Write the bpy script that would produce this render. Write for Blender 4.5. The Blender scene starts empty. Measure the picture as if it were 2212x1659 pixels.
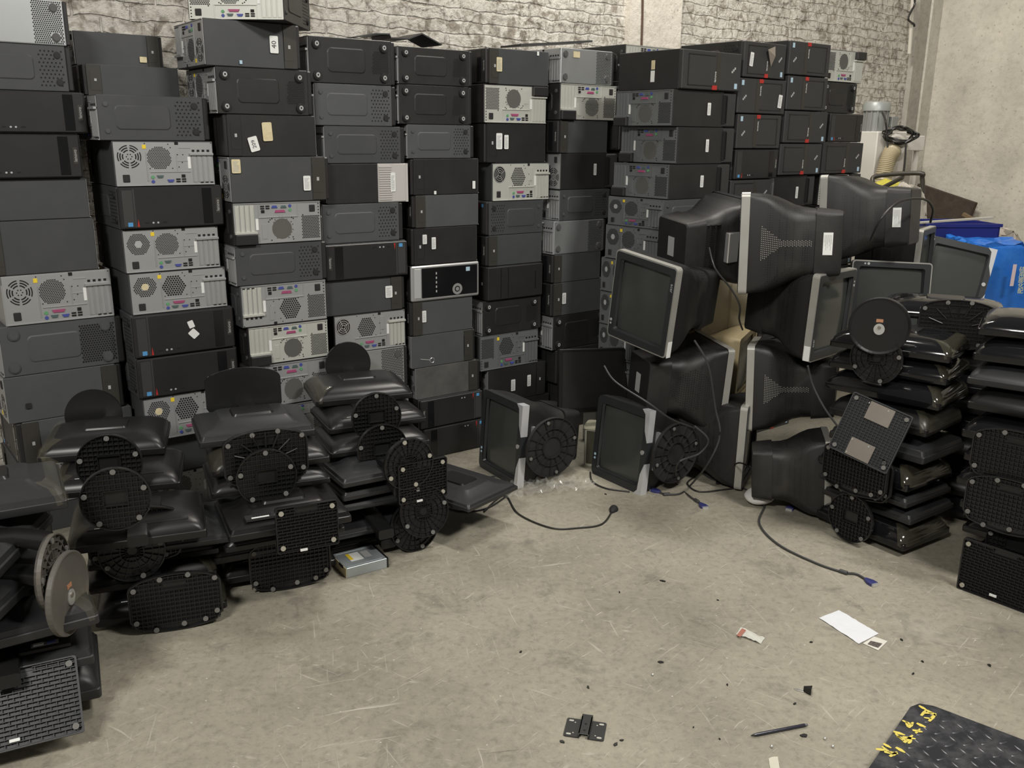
import bpy, bmesh, math, random
from mathutils import Vector, Matrix
random.seed(7)
PI = math.pi
SC = bpy.context.scene
COL = SC.collection
# ---------------------------------------------------------------- camera
F, CX, CY = 1950.0, 1106.0, 829.5
CAM_H = 1.65
_dn = Vector((-75.0, 7090.0, F)).normalized()      # world down seen in camera axes (x right, y down, z forward)
def _basis():
    up = -_dn
    fwd = Vector((0, 0, 1)); fwd = (fwd - up * fwd.dot(up)).normalized()
    rt = fwd.cross(up)                               # in (right, down, forward) axes
    if rt.x < 0: rt = -rt
    return rt, fwd, up
_rt, _fw, _up = _basis()
def ray(px, py):
    c = Vector(((px - CX) / F, (py - CY) / F, 1.0))
    return Vector((c.dot(_rt), c.dot(_fw), c.dot(_up)))
EYE = Vector((0, 0, CAM_H))
def P(px, py, Z): return EYE + ray(px, py) * Z
def G(px, py, z=0.0):
    r = ray(px, py); return EYE + r * ((z - CAM_H) / r.z)
cam = bpy.data.objects.new('camera', bpy.data.cameras.new('camera')); COL.objects.link(cam)
cam.data.sensor_width = 36.0; cam.data.lens = 36.0 * F / 2212.0; cam.data.clip_end = 100; cam.data.clip_start = .02
_X = Vector((_rt.x, _fw.x, _up.x)); _Yd = Vector((_rt.y, _fw.y, _up.y)); _Zf = Vector((_rt.z, _fw.z, _up.z))
cam.matrix_world = Matrix(((_X.x, -_Yd.x, -_Zf.x, 0), (_X.y, -_Yd.y, -_Zf.y, 0), (_X.z, -_Yd.z, -_Zf.z, CAM_H), (0, 0, 0, 1)))
SC.camera = cam
# ---------------------------------------------------------------- light
SC.view_settings.view_transform = 'Standard'; SC.view_settings.look = 'None'
SC.view_settings.gamma = 1; SC.view_settings.exposure = -0.06
W = bpy.data.worlds.new('world'); SC.world = W; W.use_nodes = True
W.node_tree.nodes['Background'].inputs[0].default_value = (1.0, .96, .88, 1)
W.node_tree.nodes['Background'].inputs[1].default_value = 0.11
def area(name, loc, target, sx, sy, power, col=(1, .97, .92)):
    l = bpy.data.lights.new(name, 'AREA'); l.shape = 'RECTANGLE'; l.size = sx; l.size_y = sy; l.energy = power; l.color = col
    o = bpy.data.objects.new(name, l); COL.objects.link(o); o.location = loc
    o.rotation_euler = (Vector(target) - Vector(loc)).to_track_quat('-Z', 'Y').to_euler()
    return o
area('ceiling_lamp_left', (-1.6, -1.2, 4.3), (-0.6, 3.0, .4), 1.1, .5, 190, (1, .965, .90))
area('ceiling_lamp_right', (2.6, 1.0, 4.6), (1.2, 4.6, .4), 1.1, .5, 165, (1, .965, .90))
area('ceiling_lamp_far', (0.8, 5.2, 5.4), (2.0, 7.5, 1.5), 1.4, .6, 210, (1, .95, .87))

# ---------------------------------------------------------------- materials
_M = {}
def mat(name, col, rough=.5, metal=0.0, dust=0.0, dustcol=(.30, .28, .25), scale=9.0, bump=0.0, bscale=200.0, spec=.5, alpha=1.0, trans=0.0, emit=0.0):
    if name in _M: return _M[name]
    m = bpy.data.materials.new(name); m.use_nodes = True; nt = m.node_tree; b = nt.nodes['Principled BSDF']
    b.inputs['Base Color'].default_value = (*col, 1); b.inputs['Roughness'].default_value = rough; b.inputs['Metallic'].default_value = metal
    b.inputs['Specular IOR Level'].default_value = spec
    if alpha < 1: b.inputs['Alpha'].default_value = alpha
    if trans: b.inputs['Transmission Weight'].default_value = trans
    if dust or bump:
        tc = nt.nodes.new('ShaderNodeTexCoord'); oi = nt.nodes.new('ShaderNodeObjectInfo')
        ad = nt.nodes.new('ShaderNodeVectorMath'); ad.operation = 'ADD'
        sc = nt.nodes.new('ShaderNodeVectorMath'); sc.operation = 'SCALE'; sc.inputs[3].default_value = 31.0
        nt.links.new(oi.outputs['Random'], sc.inputs[0]); nt.links.new(tc.outputs['Object'], ad.inputs[0]); nt.links.new(sc.outputs[0], ad.inputs[1])
    if dust:
        n = nt.nodes.new('ShaderNodeTexNoise'); n.inputs['Scale'].default_value = scale; n.inputs['Detail'].default_value = 6; n.inputs['Roughness'].default_value = .65
        r = nt.nodes.new('ShaderNodeValToRGB'); r.color_ramp.elements[0].position = .40; r.color_ramp.elements[1].position = .78
        mx = nt.nodes.new('ShaderNodeMix'); mx.data_type = 'RGBA'; mx.inputs['A'].default_value = (*col, 1); mx.inputs['B'].default_value = (*dustcol, 1)
        ml = nt.nodes.new('ShaderNodeMath'); ml.operation = 'MULTIPLY'; ml.inputs[1].default_value = dust
        nt.links.new(ad.outputs[0], n.inputs['Vector']); nt.links.new(n.outputs[0], r.inputs[0]); nt.links.new(r.outputs[0], ml.inputs[0])
        nt.links.new(ml.outputs[0], mx.inputs['Factor']); nt.links.new(mx.outputs['Result'], b.inputs['Base Color'])
    if bump:
        n2 = nt.nodes.new('ShaderNodeTexNoise'); n2.inputs['Scale'].default_value = bscale; bp = nt.nodes.new('ShaderNodeBump'); bp.inputs['Strength'].default_value = bump; bp.inputs['Distance'].default_value = .002
        nt.links.new(ad.outputs[0], n2.inputs['Vector']); nt.links.new(n2.outputs[0], bp.inputs['Height']); nt.links.new(bp.outputs[0], b.inputs['Normal'])
    _M[name] = m; return m
SHELL = {'gray': mat('charcoal paint', (.052, .055, .059), .55, 0, .25, (.10, .10, .10), 6),
         'gray2': mat('lighter charcoal paint', (.072, .076, .08), .55, 0, .25, (.12, .12, .12), 6),
         'dusty': mat('dusty charcoal paint', (.075, .075, .072), .65, 0, .7, (.15, .145, .135), 7),
         'blk': mat('black paint', (.019, .019, .019), .45, 0, .22, (.06, .058, .055), 7),
         'silver': mat('galvanised steel', (.50, .52, .53), .42, .75, .25, (.40, .40, .40), 5)}
BEZ = mat('black bezel plastic', (.020, .020, .0205), .42, 0, .15, (.06, .058, .055), 6)
BEZ2 = mat('brown black bezel plastic', (.038, .036, .030), .5, 0, .2, (.07, .068, .06), 6)
TCB = mat('dark grey front plastic', (.037, .037, .037), .6, 0, .2, (.07, .07, .066), 5)
GLOSS = mat('gloss black plastic', (.010, .010, .011), .12)
METAL = mat('zinc sheet', (.46, .47, .475), .45, .55, .2, (.36, .36, .36), 12)
CREAM = mat('pale zinc sheet', (.60, .61, .56), .5, .35, .2, (.5, .5, .45), 12)
DGREY = mat('dull zinc sheet', (.20, .21, .215), .5, .4, .2, (.18, .18, .18), 12)
HOLE = mat('dark opening', (.006, .006, .006), .8)
MESHG = mat('wire mesh grey', (.12, .12, .11), .6, .2)
BRIGHT = mat('bright steel edge', (.75, .76, .76), .3, .7)
PINK = mat('magenta port', (.36, .07, .17), .5)
BLUE = mat('blue port', (.06, .08, .32), .5)
TEAL = mat('grey green port', (.08, .12, .12), .5)
GREEN = mat('green port', (.12, .34, .16), .5)
YEL = mat('yellow label', (.85, .62, .04), .55)
WHITE = mat('white label', (.80, .82, .80), .55)
LGREY = mat('grey badge', (.42, .43, .43), .5)
OLDW = mat('yellowed label', (.70, .62, .40), .65, 0, .5, (.45, .33, .16), 60)
INK = mat('label ink', (.03, .03, .04), .6)
RED = mat('red accent', (.45, .03, .025), .45)
BADGE = mat('pale blue badge', (.45, .62, .75), .35)
IBLUE = mat('blue badge', (.10, .32, .62), .3)
RUBBER = mat('black rubber', (.018, .018, .018), .7)
FOOTG = mat('grey rubber foot', (.16, .16, .15), .75)
PLATEG = mat('pale grey plastic', (.52, .50, .49), .5, 0, .2, (.4, .38, .36), 8)

# ---------------------------------------------------------------- mesh helpers
def obj(name, me, m=None, parent=None, mw=None):
    o = bpy.data.objects.new(name, me); COL.objects.link(o)
    if m is not None and me is not None and len(me.materials) == 0: me.materials.append(m)
    if parent is not None: o.parent = parent
    if mw is not None: o.matrix_local = mw
    return o
def mesh(bm, name, m=None, smooth=False):
    me = bpy.data.meshes.new(name); 
    bmesh.ops.recalc_face_normals(bm, faces=bm.faces)
    bm.to_mesh(me); bm.free()
    if smooth:
        for p in me.polygons: p.use_smooth = True
        try: me.set_sharp_from_angle(angle=math.radians(38))
        except Exception: pass
    if m is not None: me.materials.append(m)
    return me
def box(bm, x0, x1, y0, y1, z0, z1, mt=None, bev=0.0, seg=1):
    v = [bm.verts.new(c) for c in ((x0, y0, z0), (x1, y0, z0), (x1, y1, z0), (x0, y1, z0), (x0, y0, z1), (x1, y0, z1), (x1, y1, z1), (x0, y1, z1))]
    fs = [bm.faces.new([v[i] for i in q]) for q in ((3, 2, 1, 0), (4, 5, 6, 7), (0, 1, 5, 4), (1, 2, 6, 5), (2, 3, 7, 6), (3, 0, 4, 7))]
    if mt is not None:
        for w in v: w.co = mt @ w.co
    if bev:
        es = list({e for f in fs for e in f.edges})
        bmesh.ops.bevel(bm, geom=es, offset=bev, segments=seg, affect='EDGES', profile=.5)
def tag(o, label, cat, group=None, kind=None):
    if label: o['label'] = label
    if cat: o['category'] = cat
    if group: o['group'] = group
    if kind: o['kind'] = kind
    return o
def empty(name, mw=None):
    o = bpy.data.objects.new(name, None); COL.objects.link(o); o.empty_display_size = .05
    if mw is not None: o.matrix_world = mw
    return o
def basis(x, y, z, o):
    return Matrix(((x.x, y.x, z.x, o.x), (x.y, y.y, z.y, o.y), (x.z, y.z, z.z, o.z), (0, 0, 0, 1)))
def prism(bm, pts, h0, h1, mt=None, holes=None):
    a = [bm.verts.new((p[0], p[1], h0)) for p in pts]; b = [bm.verts.new((p[0], p[1], h1)) for p in pts]
    n = len(pts)
    bm.faces.new(a[::-1]); bm.faces.new(b)
    for i in range(n): bm.faces.new((a[i], a[(i + 1) % n], b[(i + 1) % n], b[i]))
    if mt is not None:
        for w in a + b: w.co = mt @ w.co
def circ(cx, cy, r, n=20, ry=None): return [(cx + r * math.cos(2 * PI * i / n), cy + (ry or r) * math.sin(2 * PI * i / n)) for i in range(n)]
def rrect(x0, x1, y0, y1, r, n=4):
    out = []
    for cx, cy, a0 in ((x1 - r, y1 - r, 0), (x0 + r, y1 - r, PI / 2), (x0 + r, y0 + r, PI), (x1 - r, y0 + r, 1.5 * PI)):
        for i in range(n + 1):
            a = a0 + PI / 2 * i / n; out.append((cx + r * math.cos(a), cy + r * math.sin(a)))
    return out
def tube(bm, pts, r, n=8, cap=True):
    pts = [Vector(p) for p in pts]; rings = []
    up = Vector((0, 0, 1))
    for i, p in enumerate(pts):
        t = (pts[min(i + 1, len(pts) - 1)] - pts[max(i - 1, 0)]).normalized()
        a = t.cross(up); a = a.normalized() if a.length > 1e-4 else t.cross(Vector((1, 0, 0))).normalized()
        b = t.cross(a); rr = r[i] if isinstance(r, (list, tuple)) else r
        rings.append([bm.verts.new(p + a * rr * math.cos(2 * PI * k / n) + b * rr * math.sin(2 * PI * k / n)) for k in range(n)])
    for q0, q1 in zip(rings, rings[1:]):
        for k in range(n): bm.faces.new((q0[k], q0[(k + 1) % n], q1[(k + 1) % n], q1[k]))
    if cap: bm.faces.new(rings[0][::-1]); bm.faces.new(rings[-1])
def smoothpath(pts, sub=6):
    pts = [Vector(p) for p in pts]; out = []
    for i in range(len(pts) - 1):
        p0, p1, p2, p3 = pts[max(i - 1, 0)], pts[i], pts[i + 1], pts[min(i + 2, len(pts) - 1)]
        for k in range(sub):
            t = k / sub
            out.append(.5 * ((2 * p1) + (p2 - p0) * t + (2 * p0 - 5 * p1 + 4 * p2 - p3) * t * t + (3 * p1 - p0 - 3 * p2 + p3) * t ** 3))
    out.append(pts[-1]); return out
_TX = {}
def textmesh(s, m, size=.02, ext=.0003, bold=0.0):
    k = (s, m.name, size)
    if k in _TX: return _TX[k]
    c = bpy.data.curves.new('lettering', 'FONT'); c.body = s; c.size = size; c.extrude = ext; c.offset = bold; c.align_x = 'CENTER'; c.align_y = 'CENTER'; c.resolution_u = 2
    t = bpy.data.objects.new('lettering', c)
    COL.objects.link(t); dg = bpy.context.evaluated_depsgraph_get(); dg.update()
    me = bpy.data.meshes.new_from_object(t.evaluated_get(dg)); bpy.data.objects.remove(t)
    me.materials.clear(); me.materials.append(m)
    _TX[k] = me; return me
# ---------------------------------------------------------------- tower computer builder
L, H, T = .40, .38, .172
FACE = {'rear': (Vector((0, -1, 0)), Vector((-1, 0, 0)), Vector((-L/2, H/2, -T/2)), H),
        'front': (Vector((0, 1, 0)), Vector((1, 0, 0)), Vector((L/2, -H/2, -T/2)), H),
        'top': (Vector((-1, 0, 0)), Vector((0, 1, 0)), Vector((L/2, H/2, -T/2)), L),
        'bottom': (Vector((1, 0, 0)), Vector((0, -1, 0)), Vector((-L/2, -H/2, -T/2)), L)}
def FM(face):
    u, n, o, w = FACE[face]
    return basis(u, Vector((0, 0, 1)), n, o)          # x=u, y=v, z=outward
def fbox(bm, M, u0, u1, v0, v1, h, h0=-.001, bev=0): box(bm, u0, u1, v0, v1, h0, h, M, bev)
def fring(bm, M, cu, cv, r0, r1, h, a0=0, a1=2 * PI, n=12):
    v = []
    for i in range(n + 1):
        a = a0 + (a1 - a0) * i / n
        v.append([bm.verts.new(M @ Vector((cu + r * math.cos(a), cv + r * math.sin(a), h))) for r in (r0, r1)])
    for p, q in zip(v, v[1:]): bm.faces.new((p[0], p[1], q[1], q[0]))
def fdisc(bm, M, cu, cv, r, h, n=6, h0=None, rot=0):
    pts = [M @ Vector((cu + r * math.cos(2 * PI * i / n + rot), cv + r * math.sin(2 * PI * i / n + rot), h)) for i in range(n)]
    top = [bm.verts.new(p) for p in pts]; bm.faces.new(top)
    if h0 is not None:
        lo = [bm.verts.new(M @ Vector((cu + r * math.cos(2 * PI * i / n + rot), cv + r * math.sin(2 * PI * i / n + rot), h0))) for i in range(n)]
        for i in range(n): bm.faces.new((lo[i], lo[(i + 1) % n], top[(i + 1) % n], top[i]))
def hexfield(bm, M, u0, u1, v0, v1, pitch, r, h, inside=lambda u, v: True):
    j = 0; v = v0
    while v <= v1:
        u = u0 + (pitch / 2 if j % 2 else 0)
        while u <= u1:
            if inside(u, v): fdisc(bm, M, u, v, r, h, 6, rot=PI / 6)
            u += pitch
        v += pitch * .87; j += 1
_PC = {}
def pcm(key, fn, m, smooth=False):
    if key not in _PC:
        bm = bmesh.new(); fn(bm); _PC[key] = mesh(bm, key, m, smooth)
    return _PC[key]
def rear_parts(style, tone):
    """list of (name, mesh, [subparts])"""
    M = FM('rear'); sheet = {'metal': METAL, 'cream': CREAM, 'dull': DGREY}[tone]; k = f'rear_{style}_{tone}'
    subs = []
    def panel(bm):
        fbox(bm, M, .004, H - .004, .004, T - .004, .002)
        if style[0] == 'A':
            fbox(bm, M, .118, .121, .02, .13, .005); fbox(bm, M, .13, .285, .052, .055, .005)
            fbox(bm, M, .232, .235, .055, .125, .004); fbox(bm, M, .235, .285, .094, .097, .004); fbox(bm, M, .245, .29, .145, .148, .004)
        else:
            fbox(bm, M, .105, .275, .060, .063, .006); fbox(bm, M, .105, .108, .006, .060, .004); fbox(bm, M, .272, .275, .006, .060, .004)
            fbox(bm, M, .24, .262, .09, .15, .004)
        fbox(bm, M, .004, .376, .0015, .0045, .006)
    def slots(bm):
        for i in range(4):
            u = .292 + i * .0205
            fbox(bm, M, u, u + .0165, .012 if style[0] == 'A' else .010, .118, .0045)
            fbox(bm, M, u + .002, u + .004, .015, .115, .0065)
        fbox(bm, M, .284, .376, .118, .126, .013)
    subs.append(('expansion_slots', pcm(k + 'sl', slots, sheet if style[0] == 'A' or tone != 'metal' else CREAM), []))
    if style[0] == 'A' or style.endswith('n'):
        def bh(bm):
            for i in range(4): fbox(bm, M, .295 + i * .0195, .305 + i * .0195, .131, .139, .0035)
            for i in range(3): fbox(bm, M, .321 + i * .0195, .332 + i * .0195, .009, .013, .0052)
            for (u, v) in ((.118, .163), (.205, .160), (.213, .147), (.238, .12), (.259, .12), (.131, .067), (.216, .067), (.372, .165), (.255, .09), (.241, .072)): fdisc(bm, M, u, v, .0025, .0026, 6)
            fbox(bm, M, .23, .244, .158, .17, .003)
        subs.append(('punched_pattern', pcm(k + 'bh', bh, HOLE), []))
    else:
        def bb(bm): fbox(bm, M, .286, .378, .127, .17, .022, bev=.003)
        subs.append(('slot_cover', pcm(k + 'bb', bb, BEZ), []))
        def bh(bm):
            for (u, v) in ((.128, .157), (.13, .148), (.125, .07), (.132, .066), (.223, .157), (.226, .072), (.218, .068), (.232, .08)): fdisc(bm, M, u, v, .003, .0026, 6)
        subs.append(('punched_pattern', pcm(k + 'bh', bh, HOLE), []))
    # chassis fan
    fu, fv, fr = (.168, .107, .045)
    coarse = 'c' in style
    def fan(bm):
        if 'm' in style:
            fdisc(bm, M, fu + .008, fv + .004, fr * .95, .0026, 28); hexfield(bm, M, fu - fr, fu + fr, fv - fr, fv + fr, .0125, .0033, .0024, lambda u, v: .95 < math.hypot(u - fu - .008, v - fv - .004) / fr < 1.12)
        else:
            p, r = ((.0098, .0042) if coarse else (.0066, .0027))
            hexfield(bm, M, fu - fr - .004, fu + fr + .004, fv - fr, fv + fr, p, r, .0026, lambda u, v: math.hypot(u - fu, v - fv) < fr)
    subs.append(('fan_grille', pcm(k + 'fan', fan, MESHG if 'm' in style else HOLE), []))
    pu, pv = .058, .113
    if 'r' in style:
        def psu(bm):
            for r0, r1 in ((.040, .044), (.031, .0355), (.022, .0265)):
                for q in range(6):
                    fring(bm, M, pu, pv, r0, r1, .0028, q * PI / 3 + .12 + PI / 6, (q + 1) * PI / 3 - .12 + PI / 6, 5)
            for q in range(6): fdisc(bm, M, pu + .010 * math.cos(q * PI / 3), pv + .010 * math.sin(q * PI / 3), .0026, .0028, 6)
        def plate(bm): pass
    elif 'w' in style:
        def psu(bm): fdisc(bm, M, pu - .012, pv + .008, .038, .0028, 28)
    elif 'h' in style:
        def psu(bm): hexfield(bm, M, pu - .045, pu + .045, pv - .045, pv + .045, .0078 if coarse else .0064, .0031 if coarse else .0026, .0028, lambda u, v: math.hypot(u - pu, v - pv) < .043 and math.hypot(u - pu, v - pv) > .015)
    else:
        def psu(bm): hexfield(bm, M, .012, .088, .012, .16, .0074, .0031, .0028, lambda u, v: not (u < .075 and v < .060 and u > .014) and (v > .055 or u < .016))
    subs.append(('power_supply_grille', pcm(k + 'psu', psu, HOLE), []))
    if 'w' in style:
        def wg(bm):
            for r in (.036, .027, .018, .009): fring(bm, M, pu - .012, pv + .008, r - .0014, r + .0014, .005, n=24)
            for q in range(4):
                a = q * PI / 2 + .5; c, s = math.cos(a), math.sin(a)
                for sgn in (1,):
                    p0 = (pu - .012 + c * .006, pv + .008 + s * .006); p1 = (pu - .012 + c * .037, pv + .008 + s * .037)
                    vs = [bm.verts.new(M @ Vector((x + dx, y + dy, .0052))) for (x, y, dx, dy) in ((*p0, -s * .0012, c * .0012), (*p0, s * .0012, -c * .0012), (*p1, s * .0012, -c * .0012), (*p1, -s * .0012, c * .0012))]
                    bm.faces.new(vs)
        subs.append(('fan_guard', pcm(k + 'wg', wg, BRIGHT), []))
    if 'h' in style or coarse and 'h' in style:
        def hubb(bm): fdisc(bm, M, pu, pv, .014, .003, 16)
        subs.append(('fan_hub', pcm(k + 'hub', hubb, OLDW if coarse else LGREY), []))
    def sock(bm): fbox(bm, M, .028, .053, .016, .045, .006, bev=.002)
    subs.append(('power_socket', pcm(k + 'so', sock, RUBBER), []))
    def ports(bm):
        for (u, v) in ((.248, .013), (.248, .022), (.226, .013), (.226, .022)): fbox(bm, M, u, u + .016, v, v + .0055, .0045)
        fbox(bm, M, .248, .262, .031, .043, .0045)
    subs.append(('usb_ports', pcm(k + 'po', ports, HOLE), []))
    def dsub(u, v, w, hgt, hh):
        def f(bm):
            pts = [(u - w / 2, v + hgt / 2), (u + w / 2, v + hgt / 2), (u + w / 2 - hgt * .45, v - hgt / 2), (u - w / 2 + hgt * .45, v - hgt / 2)]
            prism(bm, pts, 0, hh, M)
        return f
    iof = style[0] == 'B' or 'p' in style
    if iof: subs.append(('parallel_port', pcm(k + 'pp', dsub(.182, .038, .046, .010, .006), PINK), []))
    subs.append(('serial_port', pcm(k + 'sp', dsub(.166, .020 if iof else .036, .026, .010, .006), TEAL), []))
    subs.append(('video_port', pcm(k + 'vp', dsub(.205, .019, .026, .010, .006), BLUE), []))
    def ps2(bm): fdisc(bm, M, .138, .034, .0065, .005, 12, 0)
    def ps1(bm): fdisc(bm, M, .138, .017, .0065, .005, 12, 0)
    subs.append(('mouse_port', pcm(k + 'm1', ps2, GREEN), [])); subs.append(('keyboard_port', pcm(k + 'm2', ps1, BLUE), []))
    if style[0] == 'A':
        def yl(bm): fbox(bm, M, .108, .122, .143, .158, .0035)
        subs.append(('caution_label', pcm(k + 'yl', yl, YEL), []))
    def wl(bm):
        fbox(bm, M, .276, .287, .066, .112, .0042)
    subs.append(('regulatory_label', pcm(k + 'wl', wl, WHITE), []))
    return pcm(k, panel, sheet), subs
def front_parts(style):
    M = FM('front'); k = 'front_' + style; parts = []
    if style == 'A':        # lenovo-like gray tower
        def bz(bm): fbox(bm, M, 0, H, .002, T - .002, .022, bev=.005)
        def dr(bm): fbox(bm, M, .302, .338, .012, .162, .0232)
        def pn(bm): fbox(bm, M, .012, .048, .012, .16, .0236); fbox(bm, M, .05, .056, .008, .165, .0225)
        parts += [('front_bezel', pcm(k, bz, BEZ), []), ('drive_cover', pcm(k + 'd', dr, GLOSS), []), ('side_grille', pcm(k + 'g', pn, TCB), [])]
        def rd(bm):
            v = [bm.verts.new(M @ Vector(c)) for c in ((.058, .010, .0228), (.066, .010, .0228), (.062, .042, .0228))]; bm.faces.new(v)
        def bd(bm): fbox(bm, M, .025, .042, .012, .029, .0245)
        def us(bm): fbox(bm, M, .085, .100, .022, .027, .0226); fbox(bm, M, .15, .165, .022, .027, .0226)
        def au(bm): fdisc(bm, M, .115, .0245, .004, .0228, 10); fdisc(bm, M, .132, .0245, .004, .0228, 10)
        def lg(bm): fbox(bm, M, .352, .368, .055, .12, .0228)
        parts += [('red_accent', pcm(k + 'r', rd, RED), []), ('badge', pcm(k + 'b', bd, IBLUE), []), ('usb_ports', pcm(k + 'u', us, HOLE), []), ('audio_jacks', pcm(k + 'a', au, LGREY), []), ('logo_plate', pcm(k + 'l', lg, BEZ2), [])]
        parts.append(('lettering', ('text', 'lenovo', .0175, (.360, .0875, .0232), PI / 2, LGREY), []))
    elif style == 'T':      # wedge fronts with a red corner
        def bz(bm): fbox(bm, M, 0, H, .002, T - .002, .020, bev=.003)
        def bay(bm):
            for a in ((.035, .205, .018, .022), (.035, .205, .150, .154), (.035, .039, .018, .154)): fbox(bm, M, *a, .0225)
        def st(bm): fbox(bm, M, .215, .24, .006, .166, .0215)
        def rd(bm): fbox(bm, M, .192, .222, .003, .022, .0235)
        def bd(bm): fbox(bm, M, .34, .358, .012, .036, .0215)
        def lg(bm):
            for q in range(3): fbox(bm, M, .316 + q * .009, .325 + q * .009, .082 + q * .008, .092 + q * .008, .0215)
        parts += [('front_bezel', pcm(k, bz, TCB), []), ('drive_bay', pcm(k + 'd', bay, BEZ), []), ('port_strip', pcm(k + 's', st, BEZ2), []), ('red_accent', pcm(k + 'r', rd, RED), []), ('badge', pcm(k + 'b', bd, BADGE), []), ('logo', pcm(k + 'l', lg, LGREY), [])]
        parts.append(('lettering', ('text', 'lenovo', .0175, (.208, .060, .0225), PI / 2, WHITE), []))
    elif style == 'P':
        def bz(bm): fbox(bm, M, 0, H, 0, T, .016, bev=.006)
        def bk(bm): fbox(bm, M, .055, H - .012, .014, T - .012, .020, bev=.003)
        def gp(bm): fbox(bm, M, .016, .052, .014, T - .012, .019, bev=.003)
        def rg(bm): fring(bm, M, .25, .045, .015, .028, .0215, n=24); fdisc(bm, M, .25, .045, .010, .0225, 20)
        def bt(bm):
            for q in range(5): fbox(bm, M, .130, .136, .038 + q * .022, .049 + q * .022, .0215)
        def bd(bm): fbox(bm, M, .30, .322, .13, .15, .0215)
        parts += [('front_bezel', pcm(k, bz, BRIGHT), []), ('black_panel', pcm(k + 'p', bk, GLOSS), []), ('grey_panel', pcm(k + 'g', gp, LGREY), []), ('power_ring', pcm(k + 'r', rg, BRIGHT), []), ('ports', pcm(k + 'b', bt, LGREY), []), ('badge', pcm(k + 'bd', bd, BADGE), [])]
    elif style == 'W':      # light grey ribbed front
        def bz(bm): fbox(bm, M, 0, H, 0, T, .24, bev=.004)
        parts += [('front_bezel', pcm(k, bz, PLATEG), [])]
        MT = FM('top')
        def rb(bm):
            for q in range(15): box(bm, -.11, -.008, .012 + q * .0102, .018 + q * .0102, 0, .004, MT)
            box(bm, -.245, -.225, .0, T, 0, .002, MT)
        parts += [('cooling_ribs', pcm(k + 'r', rb, PLATEG), [])]
    elif style == 'K':      # plain bay front
        def bz(bm): fbox(bm, M, 0, H, .002, T - .002, .018, bev=.004)
        def dr(bm): fbox(bm, M, .24, .245, .01, .162, .0185); fbox(bm, M, .29, .295, .01, .162, .0185); fbox(bm, M, .05, .055, .04, .13, .0185)
        parts += [('front_bezel', pcm(k, bz, BEZ), []), ('drive_bays', pcm(k + 'd', dr, GLOSS), [])]
    elif style == 'H':      # moulded handle bezel seen from top
        def bz(bm): fbox(bm, M, 0, H, .002, T - .002, .105, bev=.006)
        MT = FM('top')
        def hd(bm): box(bm, -.020, .008, .016, .156, -.01, .003, MT)
        def hg(bm): box(bm, -.024, -.018, .02, .152, 0, .008, MT, .002)
        parts += [('front_bezel', pcm(k, bz, TCB), []), ('handle_recess', pcm(k + 'h', hd, HOLE), []), ('handle_grip', pcm(k + 'g', hg, GLOSS), [])]
    return parts
def bottom_parts(style, shell):
    M = FM('bottom'); k = f'bot_{style}_{shell}'; parts = []
    feet = {'s': ((.03, .035), (.03, .137), (.365, .035), (.365, .137)), 'b': ((.035, .028), (.035, .144), (.36, .028), (.36, .144)), 'v': ((.03, .03), (.03, .142), (.36, .03), (.36, .142)), 'r': ((.035, .03), (.045, .142), (.36, .03), (.36, .142))}[style]
    def emb(bm):
        if style in 'sb' or style == 'r':
            x0, x1 = (.06, .27) if style == 's' else (.085, .27)
            y0, y1 = (.04, .135)
            pts = rrect(x0, x1, y0, y1, .02)
            a = [bm.verts.new(M @ Vector((p[0], p[1], -.0005))) for p in pts]
            pts2 = rrect(x0 + .005, x1 - .005, y0 + .005, y1 - .005, .016)
            b = [bm.verts.new(M @ Vector((p[0], p[1], .0028))) for p in pts2]
            n = len(a)
            for i in range(n): bm.faces.new((a[i], a[(i + 1) % n], b[(i + 1) % n], b[i]))
            bm.faces.new(b)
        else: fbox(bm, M, .004, .396, .004, .168, .0015)
    parts.append(('pressed_panel', pcm(k + 'e', emb, SHELL[shell]), []))
    def vt(bm):
        if style == 's': hexfield(bm, M, .292, .385, .022, .152, .0165, .0036, .0012, lambda u, v: math.hypot(u - .365, v - .035) > .016 and math.hypot(u - .365, v - .137) > .016)
        elif style == 'b': hexfield(bm, M, .285, .385, .045, .128, .0078, .0029, .0012, lambda u, v: u > .30 + .1 * (v - .03))
        elif style == 'v': hexfield(bm, M, .275, .392, .008, .165, .0085, .0032, .0022, lambda u, v: math.hypot(u - .36, v - .03) > .02 and math.hypot(u - .36, v - .142) > .02)
        else: hexfield(bm, M, .27, .39, .02, .155, .0092, .0037, .0012, lambda u, v: math.hypot(u - .36, v - .03) > .02 and math.hypot(u - .36, v - .142) > .02)
    parts.append(('vent_holes', pcm(k + 'v', vt, HOLE), []))
    for i, (u, v) in enumerate(feet):
        r = {'s': .0095 if i < 2 else .0135, 'b': .0185, 'v': .0175, 'r': .019}[style]
        hh = .005 if style == 's' else .013 if style == 'b' else .009
        def ft(bm, u=u, v=v, r=r, hh=hh): fdisc(bm, M, u, v, r, hh * .7, 18, 0); fdisc(bm, M, u, v, r * .8, hh, 18, 0); fring(bm, M, u, v, r * .25, r * .55, hh + .0004, n=14)
        m_ = {'s': SHELL['gray2'] if i < 2 else RUBBER, 'b': RUBBER, 'v': mat('worn grey foot', (.09, .09, .09), .6), 'r': SHELL['gray2']}[style]
        fs = [('foot_screw', pcm(k + 'g%d' % i, lambda bm, u=u, v=v, hh=hh, r=r: fring(bm, M, u, v, r * .22, r * .5, hh + .001, n=14), LGREY if style == 'b' else m_), [])] if style == 'b' else []
        parts.append(('foot', pcm(k + 'f%d' % i, ft, m_), fs))
    return parts
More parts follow.
